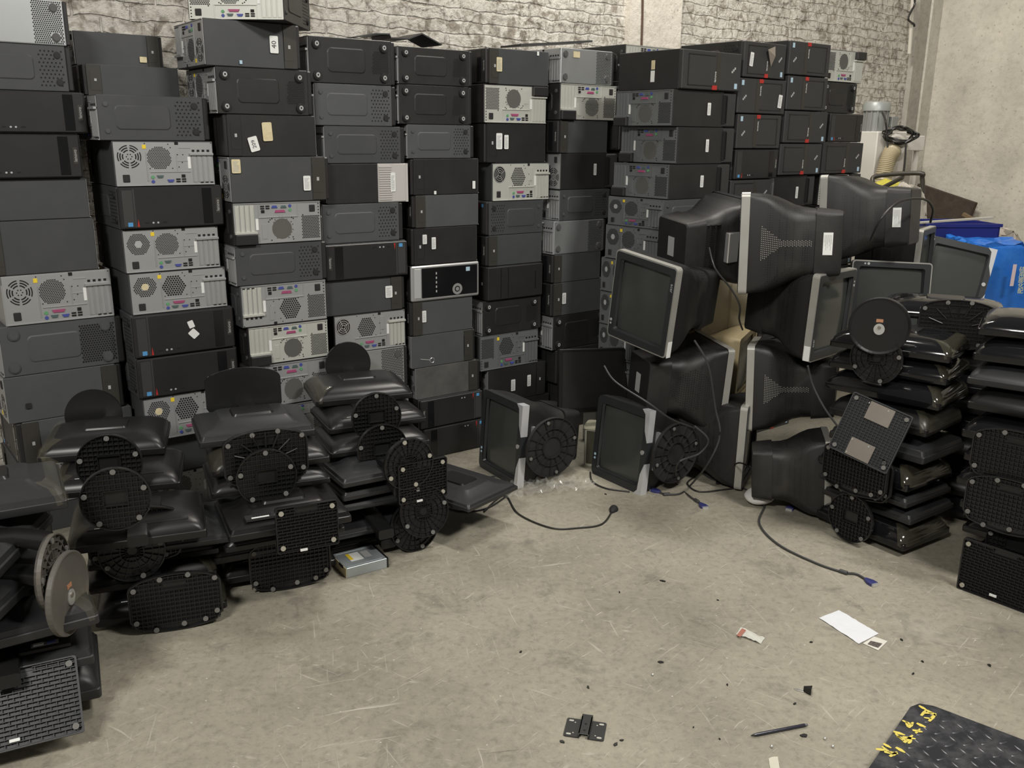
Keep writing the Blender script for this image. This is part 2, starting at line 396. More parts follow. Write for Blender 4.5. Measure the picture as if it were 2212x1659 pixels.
def add_parts(root, parts, ML):
    for nm, me, subs in parts:
        if isinstance(me, tuple):
            _, s, size, pos, rot, m = me
            M = FM('front') @ Matrix.Translation(Vector(pos)) @ Matrix.Rotation(rot, 4, 'Z')
            o = obj('lettering', textmesh(s, m, size), None, root, ML @ M)
        else:
            o = obj(nm, me, None, root, ML)
        for sn, sm, _s in subs: obj(sn, sm, None, o)
PLACED = []
def _sat(A, B):
    best = None
    for ax in (A[1], A[2], B[1], B[2]):
        d = (B[0] - A[0]).dot(ax)
        ra = abs(A[1].dot(ax)) * A[3] + abs(A[2].dot(ax)) * A[4]; rb = abs(B[1].dot(ax)) * B[3] + abs(B[2].dot(ax)) * B[4]
        pen = ra + rb - abs(d)
        if pen <= 0: return None
        if best is None or pen < best[0]: best = (pen, ax * (1 if d >= 0 else -1))
    return best
def clear_spot(c, ax, ay, hx, hy, z0, z1, stack_id):
    tot = Vector((0, 0, 0))
    for it in range(12):
        moved = False
        for (sid, q) in PLACED:
            if sid == stack_id or q[5] >= z1 - .012 or q[6] <= z0 + .012: continue
            r = _sat(q, (c, ax, ay, hx, hy))
            if r:
                HITS.append((stack_id, sid, round(r[0], 3), round(z0, 2))); c = c + r[1] * (r[0] + .001); tot = tot + r[1] * r[0]; moved = True
        if not moved: break
    PLACED.append((stack_id, (c, ax, ay, hx, hy, z0, z1)))
    return c, tot
SHIFTS = []; HITS = []
STACK_ID = [0]
def computer(kind, flip, pl, pr, z0, z1, shell='gray', rear='Ar', tone='metal', front='A', bot='s', labels=(), label='', group=None, opened=False, depth=1.0, name='tower_computer'):
    """pl, pr: ground points of the visible face's left and right foot"""
    if front in ('H', 'W') and kind == 'top': bzw = .24 if front == 'W' else .100
    elif kind in ('top', 'bottom'): bzw = .022
    else: bzw = 0
    if bzw:                                              # the bezel takes its share of the measured width
        left = (kind == 'top') != bool(flip); dd = pr - pl; fr = bzw / (L + bzw)
        if left: pl = pl + dd * fr
        else: pr = pr - dd * fr
    d = (pr - pl); w = d.length; u = d / w; n = Vector((u.y, -u.x, 0))     # outward, towards the viewer
    fw = FACE[kind][3]; s = w / fw; hz = (z1 - z0) / T
    # root axes: X_face = u, outward n
    cen = (pl + pr) / 2 - n * ((H if fw == L else L) * depth / 2)
    bw = .16 if front == 'W' else .108 if front == 'H' else .024; rw = .022 if 'B' in rear else .012; ft_ = .009
    e = {'front': ((ft_, .008), (bw, rw)), 'rear': ((.008, ft_), (rw, bw)), 'top': ((bw, rw), (.008, ft_)), 'bottom': ((rw, bw), (ft_, .008))}[kind]
    (el, er), (ef, eb) = e
    if flip and kind in ('top', 'bottom'): el, er = er, el
    if flip and kind in ('front', 'rear'): el, er = er, el
    hx = (w + el + er) / 2; hy = ((H if fw == L else L) * depth + ef + eb) / 2
    oc = u * (er - el) / 2 + n * (ef - eb) / 2
    cc, tot = clear_spot(Vector((cen.x, cen.y, 0)) + oc, u, n, hx, hy, z0, z1, STACK_ID[0])
    cen = cc - oc
    if tot.length > .02: SHIFTS.append((round(tot.length, 3), label))
    fu, fn, _, _ = FACE[kind]
    if flip: fu, fn = Vector((fu.x, -fu.y, 0)), Vector((fn.x, -fn.y, 0))
    # after a flip about local X the face's own u runs the other way seen from outside
    if flip and kind in ('rear', 'front'): fu = -fu if False else fu
    # local orthonormal (fn outward, and t such that z x ... ) -> world
    t_l = Vector((-fn.y, fn.x, 0))                       # z cross n
    t_w = Vector((-n.y, n.x, 0))
    R = basis(t_w, n, Vector((0, 0, 1)), Vector((cen.x, cen.y, z0))) @ basis(t_l, fn, Vector((0, 0, 1)), Vector((0, 0, 0))).inverted()
    sx, sy = (1.0, 1.0)
    if fw == L: sx, sy = s, depth
    else: sx, sy = depth, s
    root = empty(name, R @ Matrix.Diagonal((sx, sy, hz, 1)))
    ML = Matrix.Translation((0, 0, T / 2)) @ (Matrix.Rotation(PI, 4, 'X') if flip else Matrix.Identity(4))
    def body(bm):
        if opened:
            box(bm, -L/2, L/2, -H/2, H/2, -T/2, T/2 - .03); 
            for a in ((-L/2, L/2, -H/2, -H/2 + .004), (-L/2, L/2, H/2 - .004, H/2), (L/2 - .004, L/2, -H/2, H/2), (-.02, 0, -H/2, H/2), (-L/2, -L/2 + .004, -H/2, H/2)): box(bm, *a, T/2 - .03, T/2)
        else: box(bm, -L/2, L/2, -H/2, H/2, -T/2, T/2, None, .0022)
    obj('case', pcm(f'case_{shell}_{opened}', body, SHELL[shell] if not opened else METAL), None, root, ML)
    if opened:
        def wr(bm):
            rr = random.Random(3)
            for q in range(22):
                a = Vector((-L/2 + .02 + rr.random() * .1, -H/2 + .05 + rr.random() * .3, T/2 - .028)); b = a + Vector((rr.uniform(-.03, .1), rr.uniform(-.1, .1), 0)); c = (a + b) / 2 + Vector((0, 0, .03))
                tube(bm, smoothpath([a, c, b], 4), .0022, 5)
        obj('wiring', pcm('wires', wr, mat('mixed wires', (.25, .10, .04), .5, 0, .8, (.5, .42, .08), 30)), None, root, ML)
    rp, rs = rear_parts(rear, tone)
    add_parts(root, [('rear_panel', rp, rs)], ML)
    if front: add_parts(root, front_parts(front), ML)
    if bot: add_parts(root, bottom_parts(bot, shell), ML)
    else:
        obj('pasted_label', pcm('pstl', lambda bm: fbox(bm, FM('bottom'), .22, .245, .035, .085, .001), WHITE), None, root, ML)
        obj('torn_label', pcm('pstl2', lambda bm: fbox(bm, FM('bottom'), .222, .245, .09, .13, .001), OLDW), None, root, ML)
    def tp(bm):
        M = FM('top'); fbox(bm, M, .0, .062, .004, T - .004, .0035); fbox(bm, M, .064, .40, .002, T - .002, .0012)
        fbox(bm, M, .0, .03, .03, .142, .0042)
    if front != 'W' and front != 'H':
        def tb(bm): M = FM('top'); fbox(bm, M, -.004, .055, .003, T - .003, .0045, -.02); fbox(bm, M, .010, .055, .030, .140, .0055)
        obj('top_trim', pcm('toptrim' + ('g' if shell in ('gray', 'gray2', 'dusty') else 'b'), tb, BEZ2 if shell in ('gray', 'gray2', 'dusty') else BEZ), None, root, ML)
        def lt(bm): fbox(bm, FM('top'), .026, .036, .08, .094, .0068)
        obj('latch_button', pcm('latch', lt, LGREY), None, root, ML)
    for lb in labels:
        (u_, v_, w_, h_, m_) = lb[:5]; txt = lb[5] if len(lb) > 5 else None; rot = lb[6] if len(lb) > 6 else 0
        Mf = FM(kind)
        off = {'front': .023, 'rear': .006}.get(kind, .0058) if not (kind == 'top' and front in ('H', 'W')) else .0035
        cu = (u_ if not flip else 1 - u_) * fw; cv = (v_ if not flip else 1 - v_) * T
        key = f'lab_{w_}_{h_}_{m_.name}_{len(txt) if txt else 0}'
        def lf(bm, w_=w_, h_=h_):
            prism(bm, rrect(-w_ / 2, w_ / 2, -h_ / 2, h_ / 2, min(w_, h_) * .12, 2), -.0005, .0006)
        o = obj('label_sticker', pcm(key, lf, m_), None, root, ML @ Mf @ Matrix.Translation((cu, cv, off)) @ Matrix.Rotation(rot + (PI if flip else 0), 4, 'Z'))
        if txt == '|':      # printed lines / code block, not legible
            def ln(bm, w_=w_, h_=h_):
                r = random.Random(5); q = -h_ * .38
                while q < h_ * .38:
                    box(bm, -w_ * .36, w_ * (.05 + .28 * r.random()), q, q + h_ * .035, .0005, .0009); q += h_ * .085
            obj('printing', pcm(key + 'ln', ln, LGREY), None, o)
        elif txt:
            s_, sz = txt
            obj('lettering', textmesh(s_, INK, sz), None, o, Matrix.Translation((0, 0, .001)) @ Matrix.Rotation(PI / 2 if h_ > w_ else 0, 4, 'Z'))
    tag(root, label, 'computer', group)
    return root
# ---------------------------------------------------------------- room
RW = math.radians(38.5)                       # back wall recedes by this angle to the right
WU = Vector((math.cos(RW), math.sin(RW), 0)); WN = Vector((WU.y, -WU.x, 0))
WP = Vector((-1.85, 4.38, 0))
def plane_hit(px, py, p0, n):
    r = ray(px, py); t = (p0 - EYE).dot(n) / r.dot(n); return EYE + r * t
CORNER = plane_hit(1985, 300, WP, WN); CORNER.z = 0
def wall_mat(name, brick, base, crev, low):
    m = bpy.data.materials.new(name); m.use_nodes = True; nt = m.node_tree; b = nt.nodes['Principled BSDF']; b.inputs['Roughness'].default_value = .9
    N = lambda t: nt.nodes.new(t); K = nt.links.new
    tc = N('ShaderNodeTexCoord')
    n1 = N('ShaderNodeTexNoise'); n1.inputs['Scale'].default_value = 2.2; n1.inputs['Detail'].default_value = 8; n1.inputs['Roughness'].default_value = .62
    n2 = N('ShaderNodeTexNoise'); n2.inputs['Scale'].default_value = 17; n2.inputs['Detail'].default_value = 8; n2.inputs['Roughness'].default_value = .7
    K(tc.outputs['Object'], n1.inputs['Vector']); K(tc.outputs['Object'], n2.inputs['Vector'])
    cr = N('ShaderNodeValToRGB'); e = cr.color_ramp.elements; e[0].position = .30; e[0].color = (*low, 1); e[1].position = .62; e[1].color = (*base, 1)
    K(n1.outputs[0], cr.inputs[0])
    mx = N('ShaderNodeMix'); mx.data_type = 'RGBA'; mx.blend_type = 'MULTIPLY'
    c2 = N('ShaderNodeValToRGB'); e = c2.color_ramp.elements; e[0].position = .33; e[0].color = (.50, .47, .44, 1); e[1].position = .52; e[1].color = (1, 1, 1, 1)
    K(n2.outputs[0], c2.inputs[0]); mx.inputs['Factor'].default_value = .8 if brick else .35
    K(cr.outputs[0], mx.inputs['A']); K(c2.outputs[0], mx.inputs['B'])
    bp = N('ShaderNodeBump'); bp.inputs['Strength'].default_value = .9; bp.inputs['Distance'].default_value = .03
    if brick:
        # warped courses of painted brick on the wall plane (x along, z up)
        wv = N('ShaderNodeVectorMath'); wv.operation = 'MULTIPLY_ADD'; wv.inputs[1].default_value = (.06, .06, .06)
        n3 = N('ShaderNodeTexNoise'); n3.inputs['Scale'].default_value = 6; n3.inputs['Detail'].default_value = 3; K(tc.outputs['Object'], n3.inputs['Vector'])
        K(n3.outputs['Color'], wv.inputs[0]); K(tc.outputs['Object'], wv.inputs[2])
        sp = N('ShaderNodeSeparateXYZ'); cb = N('ShaderNodeCombineXYZ'); K(wv.outputs[0], sp.inputs[0]); K(sp.outputs[0], cb.inputs[0]); K(sp.outputs[2], cb.inputs[1])
        bk = N('ShaderNodeTexBrick'); bk.inputs['Scale'].default_value = 1; bk.inputs['Brick Width'].default_value = .25; bk.inputs['Row Height'].default_value = .068; bk.inputs['Mortar Size'].default_value = .007; bk.inputs['Mortar Smooth'].default_value = .6
        bk.inputs['Color1'].default_value = (1, 1, 1, 1); bk.inputs['Color2'].default_value = (.86, .86, .86, 1); bk.inputs['Mortar'].default_value = (*crev, 1)
        K(cb.outputs[0], bk.inputs['Vector'])
        n4 = N('ShaderNodeTexNoise'); n4.inputs['Scale'].default_value = 5; n4.inputs['Detail'].default_value = 5; K(tc.outputs['Object'], n4.inputs['Vector'])
        c4 = N('ShaderNodeValToRGB'); c4.color_ramp.elements[0].position = .47; c4.color_ramp.elements[1].position = .72; K(n4.outputs[0], c4.inputs[0])
        m2 = N('ShaderNodeMix'); m2.data_type = 'RGBA'; m2.blend_type = 'MULTIPLY'; K(c4.outputs[0], m2.inputs['Factor']); K(mx.outputs['Result'], m2.inputs['A']); K(bk.outputs['Color'], m2.inputs['B'])
        v5 = N('ShaderNodeTexVoronoi'); v5.feature = 'DISTANCE_TO_EDGE'; v5.inputs['Scale'].default_value = 3.2
        w5 = N('ShaderNodeVectorMath'); w5.operation = 'MULTIPLY_ADD'; w5.inputs[1].default_value = (.5, .5, .18); n5 = N('ShaderNodeTexNoise'); n5.inputs['Scale'].default_value = 3.5; n5.inputs['Detail'].default_value = 7; n5.inputs['Roughness'].default_value = .7
        K(tc.outputs['Object'], n5.inputs['Vector']); K(n5.outputs['Color'], w5.inputs[0]); mp5 = N('ShaderNodeMapping'); mp5.inputs['Scale'].default_value = (.55, 1, 1.5); K(tc.outputs['Object'], mp5.inputs[0]); K(mp5.outputs[0], w5.inputs[2]); K(w5.outputs[0], v5.inputs['Vector'])
        c5 = N('ShaderNodeValToRGB'); c5.color_ramp.elements[0].position = .0; c5.color_ramp.elements[0].color = (.22, .19, .17, 1); c5.color_ramp.elements[1].position = .022; c5.color_ramp.elements[1].color = (1, 1, 1, 1); K(v5.outputs['Distance'], c5.inputs[0])
        n6 = N('ShaderNodeTexNoise'); n6.inputs['Scale'].default_value = 13; n6.inputs['Detail'].default_value = 8; n6.inputs['Distortion'].default_value = 1.2; K(tc.outputs['Object'], n6.inputs['Vector'])
        c6 = N('ShaderNodeValToRGB'); c6.color_ramp.elements[0].position = .36; c6.color_ramp.elements[0].color = (.38, .34, .30, 1); c6.color_ramp.elements[1].position = .50; c6.color_ramp.elements[1].color = (1, 1, 1, 1); K(n6.outputs[0], c6.inputs[0])
        m5 = N('ShaderNodeMix'); m5.data_type = 'RGBA'; m5.blend_type = 'MULTIPLY'; m5.inputs['Factor'].default_value = .75; K(m2.outputs['Result'], m5.inputs['A']); K(c5.outputs[0], m5.inputs['B'])
        m6 = N('ShaderNodeMix'); m6.data_type = 'RGBA'; m6.blend_type = 'MULTIPLY'; m6.inputs['Factor'].default_value = .8; K(m5.outputs['Result'], m6.inputs['A']); K(c6.outputs[0], m6.inputs['B'])
        K(m6.outputs['Result'], b.inputs['Base Color'])
        ad = N('ShaderNodeMath'); ad.operation = 'MULTIPLY_ADD'; ad.inputs[1].default_value = -.35; K(bk.outputs['Fac'], ad.inputs[0]); K(n2.outputs[0], ad.inputs[2]); K(ad.outputs[0], bp.inputs['Height'])
    else:
        v7 = N('ShaderNodeTexVoronoi'); v7.inputs['Scale'].default_value = 19; K(tc.outputs['Object'], v7.inputs['Vector'])
        s7 = N('ShaderNodeMath'); s7.operation = 'MULTIPLY_ADD'; s7.inputs[1].default_value = -.20; K(n1.outputs[0], s7.inputs[0]); K(v7.outputs['Distance'], s7.inputs[2])
        c7 = N('ShaderNodeValToRGB'); c7.color_ramp.elements[0].position = .0; c7.color_ramp.elements[0].color = (.38, .35, .31, 1); c7.color_ramp.elements[1].position = .05; c7.color_ramp.elements[1].color = (1, 1, 1, 1); K(s7.outputs[0], c7.inputs[0])
        m7 = N('ShaderNodeMix'); m7.data_type = 'RGBA'; m7.blend_type = 'MULTIPLY'; m7.inputs['Factor'].default_value = .45; K(mx.outputs['Result'], m7.inputs['A']); K(c7.outputs[0], m7.inputs['B'])
        K(m7.outputs['Result'], b.inputs['Base Color']); K(n2.outputs[0], bp.inputs['Height']); bp.inputs['Strength'].default_value = .35
    K(bp.outputs[0], b.inputs['Normal'])
    return m
def slab(name, p0, u, n, x0, x1, z0, z1, th, m, div=None):
    bm = bmesh.new(); box(bm, x0, x1, 0, th, z0, z1)
    o = obj(name, mesh(bm, name, m), None); o.matrix_world = basis(u, -n, Vector((0, 0, 1)), p0); tag(o, None, None, None, 'structure'); return o
lenW = (CORNER - WP).dot(WU)
BRICK = wall_mat('whitewashed brick', True, (.80, .77, .70), (.40, .36, .31), (.60, .57, .51))
PLAS = wall_mat('aged plaster', False, (.60, .57, .495), (.3, .3, .3), (.44, .415, .355))
slab('wall_back', WP, WU, WN, -4.0, lenW, 0, 6.0, .24, BRICK)
RU = WN.copy(); RN = -WU                        # right wall runs from the corner towards the camera side
slab('wall_right', CORNER, RU, Vector((-WU.x, -WU.y, 0)), -.24, 9.0, 0, 6.0, .24, PLAS)
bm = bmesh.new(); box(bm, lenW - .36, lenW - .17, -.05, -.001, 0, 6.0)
PILL = wall_mat('shaded pillar plaster', False, (.42, .40, .35), (.3, .3, .3), (.36, .34, .30))  # darker plaster tone paints in the shade on the pillar's front face
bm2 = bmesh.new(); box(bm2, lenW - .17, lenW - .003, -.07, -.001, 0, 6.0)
o = obj('trim_3', mesh(bm2, 'lit pillar side', wall_mat('lit pillar plaster', False, (.62, .59, .53), (.3, .3, .3), (.50, .48, .42)))); o.matrix_world = basis(WU, -WN, Vector((0, 0, 1)), WP); tag(o, None, None, None, 'structure')  # separate pale strip: the pillar's lighter side face, its light put into the colour
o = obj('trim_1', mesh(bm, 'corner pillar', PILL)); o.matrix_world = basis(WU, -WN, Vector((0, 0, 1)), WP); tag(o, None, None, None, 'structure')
q = plane_hit(1386, 60, WP, WN); xp = (q - WP).dot(WU)
bm = bmesh.new(); box(bm, xp - .16, xp + .34, -.05, -.001, 0, 6.0)
o = obj('trim_2', mesh(bm, 'pilaster', wall_mat('painted pilaster', False, (.74, .70, .62), (.3, .3, .3), (.62, .58, .51)))); o.matrix_world = basis(WU, -WN, Vector((0, 0, 1)), WP); tag(o, None, None, None, 'structure')
# floor
def floor_mat():
    m = bpy.data.materials.new('worn concrete'); m.use_nodes = True; nt = m.node_tree; b = nt.nodes['Principled BSDF']; N = lambda t: nt.nodes.new(t); K = nt.links.new
    tc = N('ShaderNodeTexCoord')
    def noise(sc, det, ro, dist=0):
        n = N('ShaderNodeTexNoise'); n.inputs['Scale'].default_value = sc; n.inputs['Detail'].default_value = det; n.inputs['Roughness'].default_value = ro; n.inputs['Distortion'].default_value = dist; K(tc.outputs['Object'], n.inputs['Vector']); return n
    def ramp(src, stops):
        r = N('ShaderNodeValToRGB'); el = r.color_ramp.elements
        while len(el) < len(stops): el.new(.5)
        for e, (p, c) in zip(el, stops): e.position = p; e.color = (*c, 1)
        K(src, r.inputs[0]); return r
    def mixc(a, bb, f, mode='MIX'):
        x = N('ShaderNodeMix'); x.data_type = 'RGBA'; x.blend_type = mode
        K(a, x.inputs['A'])
        if hasattr(bb, 'links'): K(bb, x.inputs['B'])
        else: x.inputs['B'].default_value = (*bb, 1)
        if hasattr(f, 'links'): K(f, x.inputs['Factor'])
        else: x.inputs['Factor'].default_value = f
        return x.outputs['Result']
    n1 = noise(1.3, 7, .6); base = ramp(n1.outputs[0], [(.30, (.225, .207, .165)), (.5, (.305, .283, .226)), (.72, (.375, .348, .28))])
    n2 = noise(34, 8, .8); g = ramp(n2.outputs[0], [(.34, (.66, .65, .64)), (.50, (1, 1, 1)), (.60, (1.05, 1.05, 1.04)), (.70, (1.5, 1.5, 1.46))])
    c = mixc(base.outputs[0], g.outputs[0], .9, 'MULTIPLY')
    n3 = noise(4.5, 6, .7, .6); st = ramp(n3.outputs[0], [(.0, (0, 0, 0)), (.56, (0, 0, 0)), (.72, (.75, .75, .75))])
    c = mixc(c, (.13, .115, .10), st.outputs[0])
    wn = noise(2.6, 3, .5); wm = N('ShaderNodeVectorMath'); wm.operation = 'MULTIPLY_ADD'; wm.inputs[1].default_value = (.05, .05, 0); K(wn.outputs['Color'], wm.inputs[0]); K(tc.outputs['Object'], wm.inputs[2]); warp = wm.outputs[0]
    # scratches: thin stretched voronoi-ish bands in several directions
    for rot, sx, sy, thr, col in ((.55, 4, 110, .685, (.50, .46, .39)), (-.8, 4, 120, .69, (.48, .44, .38)), (1.35, 4, 100, .69, (.48, .45, .39)), (2.3, 9, 90, .68, (.50, .46, .40)), (.1, 16, 60, .68, (.44, .41, .35)), (-.3, 2.0, 55, .725, (.60, .56, .50)), (1.0, 2.2, 60, .72, (.58, .55, .48)), (-.1, 3, 95, .71, (.13, .11, .09))):
        vr = N('ShaderNodeVectorRotate'); vr.rotation_type = 'Z_AXIS'; vr.inputs['Angle'].default_value = rot; K(warp, vr.inputs['Vector']); mp = N('ShaderNodeMapping'); mp.inputs['Scale'].default_value = (sx, sy, 1); K(vr.outputs[0], mp.inputs[0])
        n = N('ShaderNodeTexNoise'); n.inputs['Scale'].default_value = 1; n.inputs['Detail'].default_value = 2.5; n.inputs['Roughness'].default_value = .6; K(mp.outputs[0], n.inputs['Vector'])
        r = ramp(n.outputs[0], [(0, (0, 0, 0)), (thr - .03, (0, 0, 0)), (thr + .05, (.75, .75, .75))])
        c = mixc(c, col, r.outputs[0])
    n6 = noise(1.1, 5, .65); pa = ramp(n6.outputs[0], [(0, (0, 0, 0)), (.60, (0, 0, 0)), (.75, (.45, .45, .45))]); c = mixc(c, (.50, .47, .41), pa.outputs[0])
    v = N('ShaderNodeTexVoronoi'); v.inputs['Scale'].default_value = 16; K(tc.outputs['Object'], v.inputs['Vector'])
    sp = ramp(v.outputs['Distance'], [(0, (1, 1, 1)), (.035, (.8, .8, .8)), (.05, (0, 0, 0))]); c = mixc(c, (.62, .60, .54), sp.outputs[0])
    K(c, b.inputs['Base Color'])
    rr = N('ShaderNodeMapRange'); rr.inputs[3].default_value = .42; rr.inputs[4].default_value = .75; K(n3.outputs[0], rr.inputs[0]); K(rr.outputs[0], b.inputs['Roughness'])
    bp = N('ShaderNodeBump'); bp.inputs['Strength'].default_value = .25; bp.inputs['Distance'].default_value = .003; K(n2.outputs[0], bp.inputs['Height']); K(bp.outputs[0], b.inputs['Normal'])
    return m
bm = bmesh.new(); box(bm, -7, 12, -3, 14, -.1, 0)
tag(obj('floor', mesh(bm, 'floor', floor_mat())), None, None, None, 'structure')
# ceiling and the walls behind the camera close the hall (they only bounce light)
GREYW = mat('plain hall wall', (.42, .40, .36), .9)
# ---------------------------------------------------------------- stacks
ORD = ['topmost'] + [w + ' down' for w in 'second third fourth fifth sixth seventh eighth ninth tenth eleventh twelfth thirteenth fourteenth fifteenth'.split()]
def stack(name, xr, yr, Z, rec, rows, fill=(), group=None, fb=0):
    STACK_ID[0] += 1
    rec = math.radians(rec); u = Vector((math.cos(rec), math.sin(rec), 0)); n = Vector((u.y, -u.x, 0))
    p0 = P(xr, yr, Z); p0.z = 0
    def zof(y): return plane_hit(xr, y, p0, n).z
    ys = [r[0] for r in rows]; bot = [r[1] for r in rows]
    zs = [zof(ys[0])] + [zof((bot[i] + ys[i + 1]) / 2) for i in range(len(rows) - 1)] + [zof(bot[-1])]
    if zs[-1] < .09:                                        # reaches the floor
        k = zs[0] / (zs[0] - zs[-1]); z0_ = zs[-1]; zs = [(z - z0_) * k for z in zs]
    else:
        nf = min(max(1, round(zs[-1] / .175)), 99); hgt = zs[-1] / nf
        last = rows[-1]
        for i in range(nf):
            f = fill[i % len(fill)] if fill else ('bottom', 0, {}, 'charcoal tower computer half hidden')
            rows = rows + [(0, 0, last[2] + (bot[-1] and 0), last[3], f[0], f[1], f[2], f[3])]
            zs.append(zs[-1] - hgt)
    for i, r in enumerate(rows):
        yT, yB, xL, xR, kind, flip, o, desc = r
        o = dict(o); d = o.pop('d', 0); dr = math.radians(o.pop('dr', 0)); ga = .0015
        zt, zb = zs[i], zs[i + 1]; zm = (zt + zb) / 2
        uu = Matrix.Rotation(dr, 3, 'Z') @ u; nn = Vector((uu.y, -uu.x, 0))
        # the row's plane passes through the column plane's hit of the face centre
        ym = (yT + yB) / 2 if yT or yB else None
        if ym is None:
            # hidden filler: reuse horizontal place of the last seen row
            pl, pr = LASTP; pl = pl - n * fb; pr = pr - n * fb; o['depth'] = 1 if not fb else .72
        else:
            c = plane_hit((xL + xR) / 2, ym, p0 - n * d, n)
            pl = plane_hit(xL, ym, c, nn); pr = plane_hit(xR, ym, c, nn); pl.z = pr.z = 0
            LASTP = (pl, pr)
        if o.pop('hide', 0): continue
        computer(kind, flip, pl, pr, zb + ga * .3, zt - ga, label=f'{desc}, {ORD[i]}, {name}', group=None, **o)
    return zs
g, b, s = 'gray', 'blk', 'silver'
def lab(*a): return a
R_A = dict(shell=g, rear='Ar', tone='metal', front='A')
cols = []
stack('leftmost stack', 100, 500, 3.60, 38, [
 (-2, 97, -85, 150, 'bottom', 0, dict(shell=s, bot='v', front='K'), 'silver tower with perforated base'),
 (97, 197, -80, 156, 'bottom', 0, dict(shell=g), 'charcoal tower bottom side out'),
 (197, 288, -60, 182, 'front', 0, dict(shell=g, front='A'), 'black front with sticker scrap'),
 (288, 385, -70, 172, 'front', 0, dict(shell=g, front='A'), 'black front without sticker'),
 (385, 474, -55, 190, 'top', 0, dict(shell=g), 'plain charcoal tower'),
 (474, 590, -45, 207, 'top', 0, dict(shell=g), 'plain charcoal tower with faint scratches'),
 (590, 697, 5, 243, 'rear', 0, dict(shell=g, rear='Arp', opened=True), 'opened silver tower back with wires showing'),
 (697, 805, 2, 268, 'bottom', 0, dict(shell='gray2', bot='r'), 'charcoal tower with ringed feet and hexagon vents'),
 (805, 905, 12, 268, 'top', 1, dict(shell='gray2', labels=[lab(.18, .35, .02, .02, SHELL['blk'])]), 'charcoal tower with bezel at right'),
 (905, 1000, 38, 290, 'top', 0, dict(shell='gray2'), 'charcoal tower behind the monitors'),
 (1000, 1090, 48, 300, 'rear', 0, dict(shell=g, rear='Bm'), 'silver tower back half hidden by monitors')],
 fill=[('top', 0, dict(shell=g), 'charcoal tower buried behind the monitors')])
stack('second stack from left', 355, 500, 3.76, 37, [
 (60, 137, 160, 350, 'top', 1, dict(shell=g, d=.34, labels=[lab(.80, .25, .035, .03, OLDW)]), 'charcoal tower with yellowed sticker'),
 (137, 207, 178, 385, 'top', 0, dict(shell=g, d=.22), 'charcoal tower with pale clip at left'),
 (207, 303, 208, 448, 'bottom', 0, dict(shell=g), 'charcoal tower bottom with drilled vents'),
 (303, 400, 245, 462, 'rear', 0, dict(shell=g, rear='Ar'), 'silver back with ring fan guard'),
 (400, 490, 254, 478, 'front', 0, dict(shell=g, front='A'), 'black front with red accent and blue badge'),
 (490, 583, 266, 474, 'rear', 0, dict(shell=g, rear='Ah'), 'silver back with fine mesh fan'),
 (583, 672, 280, 490, 'rear', 0, dict(shell=g, rear='Achp'), 'silver back with coarse mesh and magenta port'),
 (672, 764, 285, 503, 'front', 0, dict(shell=g, front='A', labels=[lab(.56, .68, .022, .03, WHITE, None, .3), lab(.58, .45, .03, .035, WHITE, None, .7)]), 'black front with torn white sticker'),
 (764, 850, 290, 507, 'front', 0, dict(shell=g, front='A'), 'black front with clean face'),
 (850, 945, 298, 505, 'rear', 0, dict(shell=g, rear='Achp'), 'silver back half behind monitors'),
 (945, 1030, 305, 470, 'top', 0, dict(shell=g, d=.05), 'charcoal tower in the gap between monitors'),
 (1030, 1110, 300, 465, 'rear', 0, dict(shell=g, rear='Ah', d=.05), 'silver back low in the gap')],
 fill=[('rear', 0, dict(shell=g), 'tower buried behind the monitors')])
stack('third stack from left', 585, 500, 3.95, 36, [
 (-40, 48, 405, 613, 'rear', 0, dict(shell=b, rear='Bx', tone='cream', front='K', dr=-38), 'pale tower back turned aside'),
 (50, 148, 442, 648, 'top', 1, dict(shell=g, labels=[lab(.75, .53, .038, .066, WHITE, ('40', .03)), lab(.37, .1, .012, .014, BADGE)]), 'charcoal tower labelled forty'),
 (148, 246, 446, 656, 'bottom', 0, dict(shell=b, bot='b', front='K'), 'black tower on its side with four round feet'),
 (250, 338, 482, 682, 'top', 0, dict(shell=b, front='K', labels=[lab(.43, .60, .044, .078, OLDW, None, .05), lab(.27, .30, .042, .062, WHITE, ('209', .024), .25)]), 'black tower with handwritten label'),
 (338, 436, 472, 688, 'top', 1, dict(shell=g, labels=[lab(.06, .80, .036, .052, OLDW, '|'), lab(.80, .40, .032, .058, WHITE, '|')]), 'charcoal tower with yellow and white stickers'),
 (436, 524, 492, 684, 'rear', 1, dict(shell=b, rear='Bm', tone='metal', front='K'), 'silver back with black slot cover'),
 (530, 613, 485, 684, 'bottom', 0, dict(shell=g), 'charcoal tower with drilled vents'),
 (613, 703, 503, 690, 'rear', 1, dict(shell=g, rear='Bcn', front='A'), 'silver back with coarse round fan holes'),
 (703, 783, 537, 710, 'rear', 1, dict(shell=b, rear='Bm', tone='cream', front='K'), 'pale back with dark mesh fan'),
 (790, 880, 520, 702, 'rear', 1, dict(shell=b, rear='Bm', tone='metal', front='K'), 'silver back just above the monitors')],
 fill=[('rear', 1, dict(shell=b, rear='Bm'), 'tower buried behind the monitors')])
